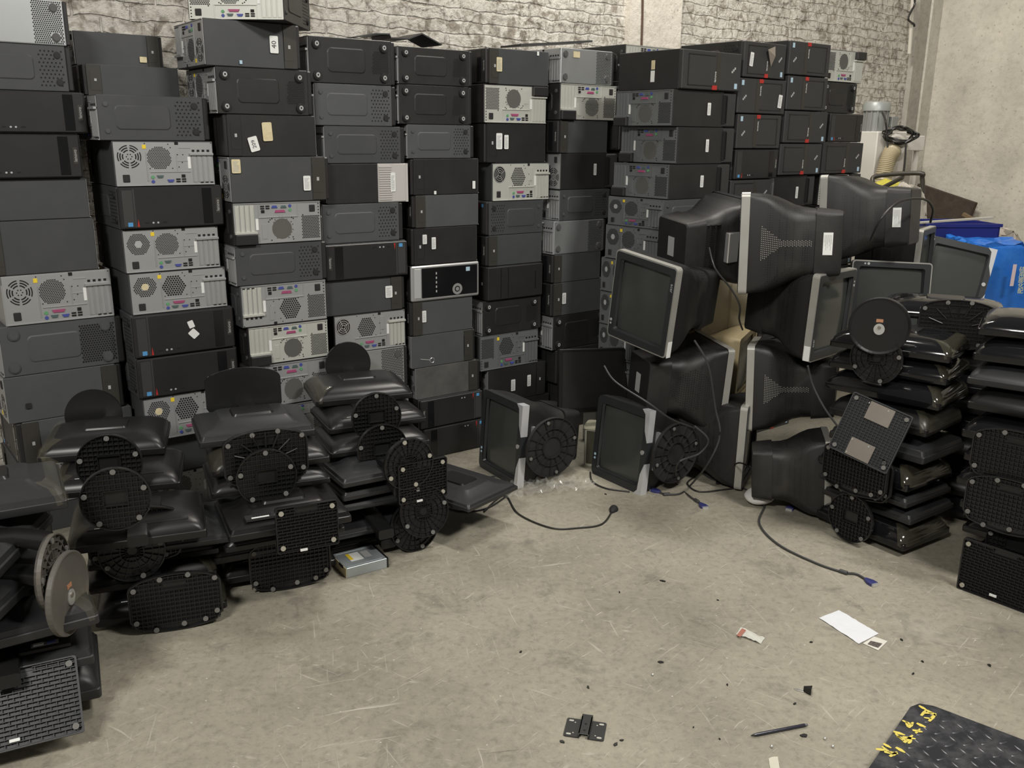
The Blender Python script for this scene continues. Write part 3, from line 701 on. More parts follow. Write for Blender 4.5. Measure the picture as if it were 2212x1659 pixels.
stack('fourth stack from left', 770, 500, 4.25, 35, [
 (83, 180, 658, 846, 'bottom', 0, dict(shell=b, bot='b', front='K'), 'black tower with four round feet'),
 (184, 269, 680, 855, 'bottom', 0, dict(shell='gray2'), 'light charcoal tower with drilled vents'),
 (275, 352, 686, 860, 'bottom', 0, dict(shell=g), 'charcoal tower with drilled vents'),
 (354, 438, 690, 866, 'top', 1, dict(shell='blk', front='W', labels=[lab(1.30, .52, .040, .085, WHITE, '|')]), 'dusty black tower with pale grey ribbed front'),
 (441, 524, 685, 860, 'bottom', 0, dict(shell='gray2'), 'charcoal tower with one shiny foot'),
 (524, 602, 692, 870, 'front', 1, dict(shell=g, front='A'), 'black front upside down'),
 (602, 678, 700, 872, 'top', 1, dict(shell=g, labels=[lab(.83, .55, .038, .060, WHITE, '|')]), 'charcoal tower with white printed sticker'),
 (678, 760, 722, 876, 'rear', 0, dict(shell=b, rear='Bwcn', tone='metal', front='K'), 'silver back with wire fan guard'),
 (760, 850, 714, 882, 'bottom', 0, dict(shell=s, bot='v', front='K'), 'silver tower base behind a monitor foot')],
 fill=[('rear', 1, dict(shell=b, rear='Bm'), 'tower buried behind the monitors')])
stack('fifth stack from left', 955, 600, 4.59, 36, [
 (105, 188, 858, 1018, 'bottom', 0, dict(shell=b, bot='b', front='K'), 'black tower with round feet'),
 (190, 276, 862, 1020, 'bottom', 0, dict(shell=b, bot='b', front='K'), 'black tower with round feet and patched vent'),
 (279, 352, 866, 1010, 'bottom', 0, dict(shell='gray2'), 'charcoal tower with drilled vents'),
 (356, 435, 886, 1033, 'top', 0, dict(shell=b, front='K', labels=[lab(.92, .25, .018, .038, WHITE), lab(.31, .06, .014, .016, WHITE)]), 'black tower with small white stickers'),
 (437, 508, 891, 1033, 'top', 0, dict(shell='gray2'), 'charcoal tower with bezel at left'),
 (510, 592, 888, 1030, 'top', 0, dict(shell=b, front='K', labels=[lab(.15, .70, .026, .044, WHITE, '|'), lab(.29, .58, .026, .056, WHITE, '|')]), 'black tower with two white stickers'),
 (592, 671, 884, 1030, 'front', 0, dict(shell=b, front='P'), 'glossy black front in a silver frame'),
 (671, 748, 886, 1020, 'top', 0, dict(shell='gray2', labels=[lab(.17, .55, .026, .058, WHITE, '|')]), 'charcoal tower with sticker'),
 (748, 820, 890, 1026, 'top', 1, dict(shell='gray2'), 'charcoal tower with hanging key ring'),
 (820, 890, 900, 1036, 'top', 1, dict(shell='dusty'), 'dusty grey tower'),
 (890, 955, 905, 1038, 'front', 1, dict(shell=g, front='A'), 'dark front with red accent'),
 (955, 1022, 912, 1045, 'front', 1, dict(shell=g, front='A'), 'dark front on the floor')])
stack('sixth stack from left', 1112, 500, 4.83, 37, [
 (106, 180, 1050, 1185, 'top', 0, dict(shell=g, labels=[lab(.15, .55, .036, .068, OLDW, '|'), lab(.80, .93, .014, .02, WHITE)]), 'charcoal tower with yellow sticker'),
 (184, 262, 1045, 1180, 'rear', 0, dict(shell=b, rear='Bm', tone='cream', front='K'), 'pale back with mesh fan'),
 (264, 345, 1045, 1178, 'top', 0, dict(shell=b, front='K', labels=[lab(.19, .55, .040, .070, WHITE, '|'), lab(.31, .53, .028, .062, WHITE, '|')]), 'black tower with two stickers'),
 (347, 424, 1063, 1186, 'rear', 0, dict(shell=g, rear='Bwcn', tone='cream', front='A'), 'pale back with wire fan guard'),
 (428, 497, 1050, 1172, 'bottom', 1, dict(shell=g), 'charcoal tower with drilled vents at left'),
 (497, 560, 1050, 1170, 'top', 0, dict(shell=g), 'charcoal tower with dark scratch'),
 (562, 632, 1050, 1168, 'front', 1, dict(shell=b, front='K'), 'black tower with empty drive bays'),
 (632, 704, 1043, 1170, 'bottom', 0, dict(shell=b, bot='b', front='K'), 'black tower with ringed feet'),
 (704, 776, 1036, 1162, 'rear', 0, dict(shell=g, rear='Acp', tone='dull'), 'silver back with coarse fan holes'),
 (776, 848, 1055, 1180, 'top', 1, dict(shell=b, front='K', labels=[lab(.43, .45, .03, .058, WHITE, '|'), lab(.72, .5, .026, .058, WHITE, '|')]), 'black tower with two labels low'),
 (848, 925, 1058, 1185, 'top', 0, dict(shell=b, front='K'), 'black tower behind the tube monitor')],
 fill=[('top', 0, dict(shell=b, front='K'), 'black tower hidden behind the tube monitor')])
stack('seventh stack from left', 1250, 500, 5.02, 38, [
 (105, 180, 1210, 1326, 'bottom', 0, dict(shell=s, bot='v', front='K', labels=[lab(.28, .83, .05, .03, OLDW, None, .0)]), 'silver tower with four feet and torn tape'),
 (182, 258, 1204, 1326, 'rear', 1, dict(shell=b, rear='Bx', tone='cream', front='K'), 'pale back with large slot panel'),
 (262, 330, 1205, 1312, 'top', 0, dict(shell=g), 'charcoal tower with white button'),
 (332, 408, 1200, 1322, 'top', 1, dict(shell=b, front='H', labels=[lab(.74, .55, .024, .056, WHITE, '|')]), 'black tower with moulded handle'),
 (410, 475, 1198, 1308, 'bottom', 0, dict(shell=g), 'charcoal tower with small feet'),
 (475, 546, 1194, 1306, 'bottom', 0, dict(shell=s, bot='v', front='K'), 'silver tower with four round feet'),
 (546, 606, 1180, 1285, 'top', 0, dict(shell='gray2'), 'charcoal tower'),
 (606, 676, 1185, 1303, 'top', 0, dict(shell='gray2', labels=[lab(.18, .52, .028, .058, WHITE, '|')]), 'charcoal tower with sticker at left'),
 (676, 748, 1195, 1312, 'bottom', 0, dict(shell=b, bot='b', front='K'), 'black tower with feet above the leaning screen'),
 (748, 820, 1180, 1300, 'top', 0, dict(shell=b, front='K'), 'black tower behind the leaning screen')],
 fill=[('top', 0, dict(shell=b, front='K'), 'black tower hidden behind the leaning screen')])
stack('recessed stack in the gap', 1390, 300, 5.15, 38, [
 (98, 175, 1350, 1455, 'rear', 1, dict(shell=b, rear='Bm', tone='cream', front='K'), 'pale tower back'),
 (178, 250, 1343, 1450, 'rear', 1, dict(shell=b, rear='Bm', tone='cream', front='K'), 'black tower back'),
 (250, 325, 1338, 1440, 'bottom', 1, dict(shell=g), 'charcoal tower'),
 (325, 395, 1340, 1440, 'rear', 1, dict(shell=b, rear='Bm', front='K'), 'black tower back end'),
 (395, 468, 1335, 1440, 'top', 0, dict(shell=g), 'grey tower'),
 (468, 540, 1330, 1430, 'top', 0, dict(shell=b, front='K'), 'black tower')],
 fill=[('top', 0, dict(shell=b, front='K'), 'black tower deep in the gap')])
stack('big stack right of the gap', 1525, 300, 4.42, 38, [
 (109, 192, 1467, 1594, 'front', 0, dict(shell=b, front='T', bot=None), 'black tower with pasted side label'),
 (199, 274, 1453, 1588, 'top', 1, dict(shell=b, rear='Bm', tone='dull', front='H', labels=[lab(.70, .5, .026, .060, WHITE, '|')]), 'black tower with handle bezel'),
 (275, 354, 1463, 1584, 'top', 1, dict(shell=b, rear='Bm', tone='dull', front='H', labels=[lab(.64, .5, .026, .060, WHITE, '|')]), 'black tower with handle'),
 (354, 428, 1445, 1574, 'top', 1, dict(shell=b, rear='Bm', tone='dull', front='H', labels=[lab(.66, .5, .026, .060, WHITE, '|')]), 'black tower with dented handle'),
 (428, 490, 1432, 1560, 'bottom', 0, dict(shell='gray2', rear='Ahp', tone='dull'), 'charcoal tower, grey back at left'),
 (490, 562, 1425, 1555, 'bottom', 0, dict(shell=g, rear='Ah', tone='dull'), 'grey tower above the tilted tube monitor')],
 fill=[('bottom', 0, dict(shell=g, rear='Ah', tone='dull'), 'grey tower behind the tube monitors')], fb=.13)
TL = lambda u, v: [lab(u, v, .030, .066, WHITE, '|', -.1)]
stack('fourth stack from right end'.replace('fourth','third'), 1635, 250, 4.66, 38, [
 (90, 169, 1600, 1690, 'front', 0, dict(shell=b, front='T', labels=TL(.17, .5)), 'black front with long white sticker'),
 (170, 246, 1583, 1686, 'front', 1, dict(shell=b, front='T', labels=TL(.88, .38)), 'black front upside down with round cornered sticker'),
 (247, 321, 1579, 1673, 'front', 1, dict(shell=b, front='T'), 'black front upside down, bare'),
 (322, 386, 1575, 1667, 'front', 0, dict(shell=g, front='A'), 'dark front with blank middle'),
 (387, 450, 1568, 1655, 'front', 0, dict(shell=b, front='T'), 'black front touching the tube monitor top')],
 fill=[('front', 0, dict(shell=b, front='T'), 'black tower hidden behind tube monitors')], fb=.13)
stack('second stack from right end', 1735, 250, 4.90, 38, [
 (90, 164, 1698, 1786, 'front', 1, dict(shell=b, front='T'), 'black front with badge at its upper edge'),
 (165, 239, 1690, 1776, 'front', 1, dict(shell=b, front='T'), 'black front with small badge'),
 (240, 309, 1678, 1770, 'front', 0, dict(shell=b, front='T'), 'black front with red low corner'),
 (310, 377, 1668, 1758, 'front', 0, dict(shell=b, front='T'), 'black front with silver tape'),
 (378, 445, 1658, 1745, 'top', 1, dict(shell=b, front='H', labels=[lab(.70, .45, .030, .064, WHITE, '|')]), 'black tower side with sticker')],
 fill=[('front', 0, dict(shell=b, front='T'), 'black tower hidden behind tube monitors')])
stack('rightmost stack', 1822, 250, 5.2, 36, [
 (108, 178, 1783, 1864, 'rear', 0, dict(shell=b, rear='Bm', tone='cream', front='K'), 'pale back with black slot cover'),
 (178, 244, 1775, 1850, 'bottom', 0, dict(shell=b, bot='b', front='K'), 'black tower with large feet'),
 (246, 307, 1785, 1856, 'front', 0, dict(shell=g, front='A'), 'dark front with red accent'),
 (308, 374, 1770, 1856, 'front', 0, dict(shell=b, front='T'), 'black front with red corner'),
 (375, 440, 1768, 1850, 'rear', 0, dict(shell=b, rear='Bm', tone='cream', front='K'), 'pale back just over the tube monitor')],
 fill=[('front', 0, dict(shell=b, front='T'), 'black tower hidden behind tube monitors')])
# ---------------------------------------------------------------- shared solids
def loft(bm, secs, cap=True):
    rings = [[bm.verts.new(Vector(p)) for p in s_] for s_ in secs]; n = len(rings[0])
    for q0, q1 in zip(rings, rings[1:]):
        for k in range(n): bm.faces.new((q0[k], q0[(k + 1) % n], q1[(k + 1) % n], q1[k]))
    if cap: bm.faces.new(rings[0][::-1]); bm.faces.new(rings[-1])
def dots(name, col, hole, sc, rough=.5):
    """moulded plastic with rows of small vent perforations"""
    m = bpy.data.materials.new(name); m.use_nodes = True; nt = m.node_tree; b_ = nt.nodes['Principled BSDF']; b_.inputs['Roughness'].default_value = rough
    N = lambda t: nt.nodes.new(t); K = nt.links.new
    tc = N('ShaderNodeTexCoord'); v = N('ShaderNodeTexVoronoi'); v.inputs['Scale'].default_value = sc; v.inputs['Randomness'].default_value = 0.0; K(tc.outputs['Object'], v.inputs['Vector'])
    r = N('ShaderNodeValToRGB'); e = r.color_ramp.elements; e[0].position = .25; e[0].color = (*hole, 1); e[1].position = .33; e[1].color = (*col, 1)
    K(v.outputs['Distance'], r.inputs[0])
    n = N('ShaderNodeTexNoise'); n.inputs['Scale'].default_value = 7; n.inputs['Detail'].default_value = 5; K(tc.outputs['Object'], n.inputs['Vector'])
    r2 = N('ShaderNodeValToRGB'); r2.color_ramp.elements[0].position = .52; r2.color_ramp.elements[1].position = .75; K(n.outputs[0], r2.inputs[0])
    mx = N('ShaderNodeMix'); mx.data_type = 'RGBA'; mx.inputs['B'].default_value = (.052, .049, .042, 1); ml = N('ShaderNodeMath'); ml.operation = 'MULTIPLY'; ml.inputs[1].default_value = .45
    K(r2.outputs[0], ml.inputs[0]); K(ml.outputs[0], mx.inputs['Factor']); K(r.outputs[0], mx.inputs['A']); K(mx.outputs['Result'], b_.inputs['Base Color'])
    bp = N('ShaderNodeBump'); bp.inputs['Strength'].default_value = .6; bp.inputs['Distance'].default_value = .002; K(r.outputs[0], bp.inputs['Height']); K(bp.outputs[0], b_.inputs['Normal'])
    return m
CRTB = mat('black tube casing', (.014, .014, .014), .5, 0, .35, (.050, .047, .04), 7, .3, 400)
CRTV = dots('perforated tube casing', (.015, .015, .015), (.002, .002, .002), 105)
SILV = mat('silver painted plastic', (.42, .415, .39), .38, .35, .35, (.30, .27, .20), 14)
SILW = mat('bright silver plastic', (.62, .63, .65), .32, .3)
GLASS = mat('grey tube glass', (.055, .060, .055), .16, 0, 0)
BEZC = mat('dark bezel plastic', (.026, .029, .031), .4, 0, .1, (.06, .06, .06), 5)
BEIGE = mat('beige aged plastic', (.60, .50, .30), .5, 0, .35, (.45, .33, .14), 5)
CARTON = mat('pale cardboard', (.62, .56, .42), .85, 0, .3, (.50, .43, .30), 6)
def rsec(y, w, h, r=.02, dz=0, n=4): return [(x, y, z + dz) for x, z in rrect(-w / 2, w / 2, -h / 2, h / 2, r, n)]
_K = {}
def km(key, fn, m, smooth=False):
    if key not in _K:
        bm = bmesh.new(); fn(bm); _K[key] = mesh(bm, key, m, smooth)
    return _K[key]
def R3(yaw, tilt=0, roll=0):
    r = math.radians
    return Matrix.Rotation(r(yaw), 4, 'Z') @ Matrix.Rotation(r(tilt), 4, 'X') @ Matrix.Rotation(r(roll), 4, 'Y')
def PYd(px, py, Y):
    q = ray(px, py); return EYE + q * (Y / q.y)
def min_z(R, pts): return min((R @ Vector(p)).z for p in pts)
def seat(px, py, rest, R, pts):
    """where a thing whose reference point is seen at (px, py) stands when its lowest point touches height rest"""
    return G(px, py, rest - min_z(R, pts))
BODY = [(.030, .006, .006, .02), (.06, .010, .010, .03), (.10, .018, .016, .04), (.14, .040, .032, .06), (.175, .070, .055, .07), (.21, .105, .080, .07), (.25, .128, .098, .06), (.30, .140, .108, .045)]
def top_z(y):
    for q0, q1 in zip(BODY, BODY[1:]):
        if y <= q1[0]: t = (y - q0[0]) / (q1[0] - q0[0]); return (.365 - (q0[2] + (q1[2] - q0[2]) * t)) / 2
    return (.365 - .108) / 2
def tube_monitor(style, px, py, yaw, tilt=0, roll=0, Y=None, rest=None, size=1.0, parts=(), label='', group=None):
    Wd, Hd = .415, .365
    R = R3(yaw, tilt, roll) @ Matrix.Scale(size, 4)
    pts = [(sx * Wd / 2, 0, sz * Hd / 2) for sx in (-1, 1) for sz in (-1, 1)] + [(sx * .12, .40, sz * .11) for sx in (-1, 1) for sz in (-1, 1)]
    if style == 'hp' and 'base' in parts: pass
    pos = seat(px, py, rest, R, pts) if rest is not None else PYd(px, py, Y)
    root = empty('tube_monitor', Matrix.Translation(pos) @ R)
    shell = {'hp': CRTB, 'acer': CRTV, 'beige': BEIGE, 'old': CRTV}[style]
    fr = {'hp': BEZC, 'acer': SILV, 'beige': BEIGE, 'old': BEZC}[style]
    def body(bm):
        loft(bm, [rsec(y, Wd - a, Hd - c, r_) for y, a, c, r_ in BODY])
    obj('rear_casing', km('crtb' + style, body, shell, True), None, root)
    def back(bm): loft(bm, [rsec(.295, Wd - .130, Hd - .098, .03), rsec(.34, Wd - .14, Hd - .108, .03), rsec(.395, Wd - .155, Hd - .125, .02), rsec(.40, Wd - .165, Hd - .135, .018)])
    bk = obj('back_cover', km('crtc' + style, back, BEIGE if style == 'beige' else CRTB, True), None, root)
    if 'label' in parts:
        def lf(bm): box(bm, -.03, .055, .3995, .4015, -.03, .03)
        def lf2(bm): box(bm, Wd / 2 - .074, Wd / 2 - .069, .325, .362, -.055, .045)
        def lf3(bm): box(bm, -.045, .045, .325, .362, Hd / 2 - .056, Hd / 2 - .0515)
        lo = obj('rating_label', km('crtlab3', lf3, WHITE), None, root)
        def pr(bm):
            for k in range(9): box(bm, -.036, -.036 + .03 + .04 * ((k * 7) % 5) / 5, .329 + k * .0034, .3305 + k * .0034, Hd / 2 - .0516, Hd / 2 - .0512)
        obj('printing', km('crtpr', pr, LGREY), None, lo)
    if 'labelb' in parts:
        obj('rating_label', km('crtlab', lambda bm: box(bm, -.05, .045, .3995, .4012, -.028, .022), LGREY), None, root)
    if 'plate' in parts:
        def pf(bm):
            box(bm, -.075, .075, .125, .19, .120, top_z(.125) + .008, None, .004)
        obj('connector_plate', km('crtplate', pf, BRIGHT), None, root)
    # front frame
    def frame(bm):
        o_ = rsec(0, Wd, Hd, .018 if style != 'hp' else .03); i_ = rsec(0, Wd - .075, Hd - .065, .012)
        o2 = rsec(.034, Wd, Hd, .018 if style != 'hp' else .03); 
        loft(bm, [o2, o_], False)
        A = [bm.verts.new(p) for p in o_]; B_ = [bm.verts.new(p) for p in i_]; n = len(A)
        for k in range(n): bm.faces.new((A[k], A[(k + 1) % n], B_[(k + 1) % n], B_[k]))
    obj('front_frame', km('crtf' + style, frame, fr), None, root)
    def lip(bm): loft(bm, [rsec(.003, Wd - .075, Hd - .065, .012), rsec(.016, Wd - .088, Hd - .078, .012)], False)
    obj('inner_lip', km('crtlip' + style, lip, BEIGE if style == 'beige' else BEZC), None, root)
    if style in ('acer', 'old'):
        def face(bm):
            o_ = rsec(-.003, Wd - .014, Hd - .014, .012); i_ = rsec(-.003, Wd - .075, Hd - .065, .012); e_ = rsec(.001, Wd - .014, Hd - .014, .012)
            A = [bm.verts.new(p) for p in o_]; B_ = [bm.verts.new(p) for p in i_]; C_ = [bm.verts.new(p) for p in e_]; D_ = [bm.verts.new((p[0], .003, p[2])) for p in i_]; n = len(A)
            for k in range(n):
                bm.faces.new((A[k], A[(k + 1) % n], B_[(k + 1) % n], B_[k])); bm.faces.new((C_[k], C_[(k + 1) % n], A[(k + 1) % n], A[k])); bm.faces.new((B_[k], B_[(k + 1) % n], D_[(k + 1) % n], D_[k]))
        fo = obj('face_bezel', km('crtface', face, BEZC), None, root)
        obj('lettering', textmesh('acer', LGREY, .022), None, fo, Matrix.Translation((-.16 + .045, -.0035, Hd / 2 - .018)) @ Matrix.Rotation(PI / 2, 4, 'X'))
        def bt(bm):
            for q, r_ in ((0, .007), (.018, .005)):
                prism(bm, circ(.125 + q, -Hd / 2 + .018, r_, 12), 0, .0015, Matrix.Rotation(PI / 2, 4, 'X') @ Matrix.Translation((0, 0, .0028)))
        obj('button', km('crtbt', bt, LGREY), None, fo)
    if style == 'hp':
        def lower(bm):
            for sx in (-1, 1):
                pp = [(sx * Wd / 2 * 1.004, -Hd / 2 - .001), (sx * Wd / 2 * 1.004, -Hd / 2 + .05), (sx * (Wd / 2 - .02), -Hd / 2 + .028), (sx * (Wd / 2 - .10), -Hd / 2 + .020), (sx * (Wd / 2 - .155), -Hd / 2 - .001)]
                M_ = basis(Vector((1, 0, 0)), Vector((0, 0, 1)), Vector((0, -1, 0)), Vector((0, 0, 0)))
                prism(bm, pp, -.036, .003, M_)
        obj('silver_corner_trim', km('hptrim', lower, SILW), None, root)
        def badge(bm): prism(bm, circ(0, -Hd / 2 + .022, .011, 18), 0, .004, Matrix.Rotation(PI / 2, 4, 'X') @ Matrix.Translation((0, 0, .0)))
        obj('round_emblem', km('hpbadge', badge, BRIGHT), None, root)
        def st(bm):
            prism(bm, circ(-.10, Hd / 2 - .018, .007, 12), 0, .0012, Matrix.Rotation(PI / 2, 4, 'X')); prism(bm, circ(-.12, Hd / 2 - .018, .006, 12), 0, .0012, Matrix.Rotation(PI / 2, 4, 'X'))
        obj('round_sticker', km('hpst', st, BADGE), None, root)
    def gl(bm):
        nx, nz = 10, 8; g_ = {}
        for i in range(nx + 1):
            for j in range(nz + 1):
                x = (i / nx - .5); z = (j / nz - .5); g_[i, j] = bm.verts.new((x * (Wd - .085), .012 + .022 * (x * x + z * z), z * (Hd - .075)))
        for i in range(nx):
            for j in range(nz): bm.faces.new((g_[i, j], g_[i + 1, j], g_[i + 1, j + 1], g_[i, j + 1]))
    obj('glass_tube', km('crtglass', gl, GLASS, True), None, root)
    if 'plate' in parts:
        def sl(bm):
            for k in range(26):
                for j in range(3): box(bm, -.115 + k * .009, -.111 + k * .009, .215 + j * .028, .238 + j * .028, top_z(.26) - .02, top_z(.22 + j * .028) + .0012)
        obj('cooling_slats', km('crtslat', sl, HOLE), None, root)
    for tone_ in ('light', 'dark'):
        if tone_ in parts:
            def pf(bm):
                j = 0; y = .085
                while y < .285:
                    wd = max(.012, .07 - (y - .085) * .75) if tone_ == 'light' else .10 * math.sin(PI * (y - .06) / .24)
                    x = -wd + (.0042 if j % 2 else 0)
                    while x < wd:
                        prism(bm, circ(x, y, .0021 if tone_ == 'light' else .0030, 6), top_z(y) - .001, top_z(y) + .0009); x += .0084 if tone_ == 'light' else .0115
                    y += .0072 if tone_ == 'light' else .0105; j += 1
            obj('vent_perforations', km('crtpf' + tone_, pf, mat('painted light perforation', (.30, .30, .27), .6) if tone_ == 'light' else HOLE), None, root)  # pale dots paint the light showing through the holes; dark ones are plain holes
    if 'base' in parts:
        def nk(bm): loft(bm, [[(x, y + .15, -Hd / 2 + .04) for x, y in circ(0, 0, .07, 20)], [(x, y + .15, -Hd / 2 - .035) for x, y in circ(0, 0, .045, 20)]])
        obj('neck', km('crtneck', nk, RUBBER), None, root)
        br = obj('base', km('crtbase', lambda bm: disc_ribs(bm, .150), RUBBER), None, root, Matrix.Translation((0, .155, -Hd / 2 - .040)) @ Matrix.Rotation(PI, 4, 'X'))
        add_feet(br, [(math.cos(a) * .132, math.sin(a) * .132) for a in (.3, 1.9, 3.4, 5.0)], .016)
    if 'clips' in parts:
        def cl(bm):
            box(bm, -.09, .10, .06, .075, -Hd / 2 - .012, -Hd / 2 + .005); box(bm, .04, .10, .10, .112, -Hd / 2 - .02, -Hd / 2 + .005)
        obj('foil_clip', km('crtclip', cl, BRIGHT), None, root)
    for p_ in parts:
        if isinstance(p_, tuple):          # tape / label piece: (name, x0,x1,y0,y1,z0,z1, material)
            bm = bmesh.new(); box(bm, *p_[1:7]); obj(p_[0], mesh(bm, p_[0], p_[7]), None, root)
    tag(root, label, 'monitor', group)
    return root
def disc_ribs(bm, r, th=.012):
    """round stand base: thin dish, rim and ribs standing up (+z side is the underside of the base)"""
    prism(bm, circ(0, 0, r, 36), -.004, .001)
    for r0, r1 in ((r - .003, r), (r * .62, r * .62 + .0018), (r * .36, r * .36 + .002)):
        rr = [[(x, y, z) for x, y in circ(0, 0, q, 36)] for q, z in ((r0, .001), (r0, th), (r1, th), (r1, .001))]
        loft(bm, rr, False)
    for k in range(16):
        a = 2 * PI * k / 16; M_ = Matrix.Rotation(a, 4, 'Z'); box(bm, r * .36, r - .002, -.0009, .0009, .0, th * .8, M_)
def add_feet(parent, pts, th, r=.0085, m=None):
    for i, (x, y) in enumerate(pts):
        obj('rubber_foot', km(f'rf{r}', lambda bm: (prism(bm, circ(0, 0, r, 14), 0, .003), prism(bm, circ(0, 0, r * .7, 14), 0, .0038)), m or FOOTG), None, parent, Matrix.Translation((x, y, th * .8)))
# ---------------------------------------------------------------- flat monitors
MB_ = mat('black monitor plastic', (.009, .009, .0095), .36, 0, .12, (.03, .028, .025), 6)
MG_ = mat('satin charcoal plastic', (.022, .023, .025), .42, 0, .15, (.05, .048, .045), 6)
MGL = mat('gloss monitor plastic', (.008, .008, .009), .10)
RIB = mat('black stand plastic', (.0125, .0125, .013), .33)
RIB2 = mat('grey black stand plastic', (.036, .038, .042), .45)
STEEL = mat('brushed steel plate', (.30, .27, .24), .42, .55, .4, (.22, .18, .15), 9)
FILM = mat('yellowed protective film', (.50, .48, .30), .07, 0, 0, alpha=.06, spec=1.0)
CLEAR = mat('clear plastic film', (.80, .80, .74), .08, 0, 0, alpha=.12, spec=1.0)
LCD = mat('matt black screen', (.014, .014, .013), .45, 0, .25, (.03, .028, .024), 30)
TPALE = mat('pale rubber foot', (.38, .36, .30), .7)
def grid_base(bm, inside, x0, x1, z0, z1, th, pitch, hy=1.0, hexy=False):
    """ribs of a stand base in the x/z plane standing out to -y, kept inside the outline"""
    st = pitch / 4; w = .0011
    def runs(fn, a, b_):
        out = []; s_ = None; t = a
        while t <= b_ + 1e-9:
            if fn(t):
                s_ = t if s_ is None else s_
            elif s_ is not None: out.append((s_, t - st)); s_ = None
            t += st
        if s_ is not None: out.append((s_, b_))
        return out
    z = z0 + pitch * hy / 2
    while z < z1:
        for a, c in runs(lambda t: inside(t, z), x0, x1): box(bm, a, c, -th * .75, .001, z - w, z + w)
        z += pitch * hy
    x = x0 + pitch / 2; k = 0
    while x < x1:
        for a, c in runs(lambda t: inside(x, t), z0, z1):
            if hexy:
                q = a; s2 = k % 2
                while q < c: 
                    if s2: box(bm, x - w, x + w, -th * .75, .001, q, min(q + pitch * hy, c))
                    s2 ^= 1; q += pitch * hy
            else: box(bm, x - w, x + w, -th * .68, .001, a, c)
        x += pitch; k += 1
def outline_base(bm, pts, th):
    M_ = basis(Vector((1, 0, 0)), Vector((0, 0, 1)), Vector((0, -1, 0)), Vector((0, 0, 0)))
    prism(bm, pts, -.004, .0015, M_)
    n = len(pts); cx = sum(p[0] for p in pts) / n; cz = sum(p[1] for p in pts) / n
    ins = [(cx + (p[0] - cx) * .965, cz + (p[1] - cz) * .965) for p in pts]
    mk = lambda P_, y: [(p[0], y, p[1]) for p in P_]
    loft(bm, [mk(pts, .004), mk(pts, -th), mk(ins, -th), mk(ins, 0)], False)
def stand_base(root, kind, M, feetmat=None, tone=None):
    """M maps the base plate's own axes (underside to -y) into the monitor"""
    m_ = tone or RIB; th = .013
    if kind in ('round', 'round2', 'disc'):
        r = .106
        def f(bm):
            outline_base(bm, circ(0, 0, r, 40), th)
            if kind == 'round': grid_base(bm, lambda x, z: math.hypot(x, z) < r * .95 and not (abs(x) < .036 and abs(z - .005) < .024), -r, r, -r, r, th, .0165)
            else:
                for q in (.35, .6, .8): loft(bm, [[(x, y, z) for x, z in circ(0, 0, r * (q + dq), 30)] for dq, y in ((0, 0), (0, -th * .7), (.02, -th * .7), (.02, 0))], False)
                for k in range(20): box(bm, r * .15, r * .95, -th * .7, .001, -.0008, .0008, Matrix.Rotation(2 * PI * k / 20, 4, 'Y'))
            for a in ((-.036, .036, -.021, -.019), (-.036, .036, .029, .031), (-.037, -.035, -.021, .031), (.035, .037, -.021, .031)): box(bm, a[0], a[1], -th * .95, .001, a[2], a[3])
        ft = [(0, .093), (.085, .03), (.063, -.07), (-.055, -.076), (-.09, .02)]
        if kind == 'round2': ft = [(-.018, .093), (.09, .02), (.027, -.09), (-.08, -.045)]
    elif kind == 'smooth':
        r = .118
        def f(bm):
            mk = lambda q, y: [(x, y, z) for x, z in circ(0, 0, q, 44)]
            loft(bm, [mk(r - .004, .004), mk(r, 0), mk(r, -th), mk(r - .004, -th - .002), mk(r - .012, -th + .003), mk(.03, -th + .001), mk(.018, -th - .001)])
        ft = []
    elif kind in ('rect', 'rectw', 'steel'):
        w, h = (.108, .084) if kind == 'rect' else (.15, .105) if kind == 'rectw' else (.125, .125)
        def f(bm):
            outline_base(bm, rrect(-w, w, -h, h, .008, 3), th)
            grid_base(bm, lambda x, z: abs(x) < w - .003 and abs(z) < h - .003 and not (abs(x) < .038 and z > h - .03), -w, w, -h, h, th, .0145, .8, kind != 'steel')
        ft = [(-w + .02, h - .02), (w - .02, h - .02), (-w + .02, -h + .02), (w - .02, -h + .02)]
    elif kind in ('oval', 'fan'):
        # D shape: flat sides, arched top, shallow curved lower edge
        w = .15
        pts = []
        for i in range(17):
            t = i / 16; a = PI * (1 - t) ; pts.append((-w * math.cos(PI * t) if False else w * math.cos(a), .055 + .05 * math.sin(a)))
        pts = pts[::-1]; low = [(-w, .04), (-w, -.055), (-w + .02, -.085)] + [(-w + .03 + (2 * w - .06) * i / 10, -.09 - .018 * math.sin(PI * i / 10)) for i in range(11)] + [(w - .02, -.085), (w, -.055), (w, .04)]
        poly = pts + low
        def ins(x, z):
            if abs(x) > w - .006: return False
            a = math.acos(max(-1, min(1, x / w))); return -.088 < z < .05 + .05 * math.sin(a) - .002 and not (abs(x) < .035 and abs(z - .065) < .016)
        def f(bm):
            outline_base(bm, poly, th)
            grid_base(bm, ins, -w, w, -.1, .11, th, .0155)
            if kind == 'fan':
                for k in range(7):
                    a = .35 + k * (PI - .7) / 6
                    d_ = Vector((math.cos(a), 0, math.sin(a))); 
                    tube(bm, [Vector((0, -.012, -.02)) + d_ * .06, Vector((0, -.012, -.02)) + d_ * .118], .003, 6)
            box(bm, -.036, .036, -th, .001, .048, .050); box(bm, -.036, .036, -th, .001, .080, .082)
        ft = [(-w + .02, .06), (w - .02, .07), (-w + .02, -.06), (w - .02, -.055), (-.045, .09), (.045, .095), (.02, -.085), (.09, -.08), (-.07, -.095)]
    o = obj('stand_base', km('base' + kind + m_.name, f, m_), None, root, M)
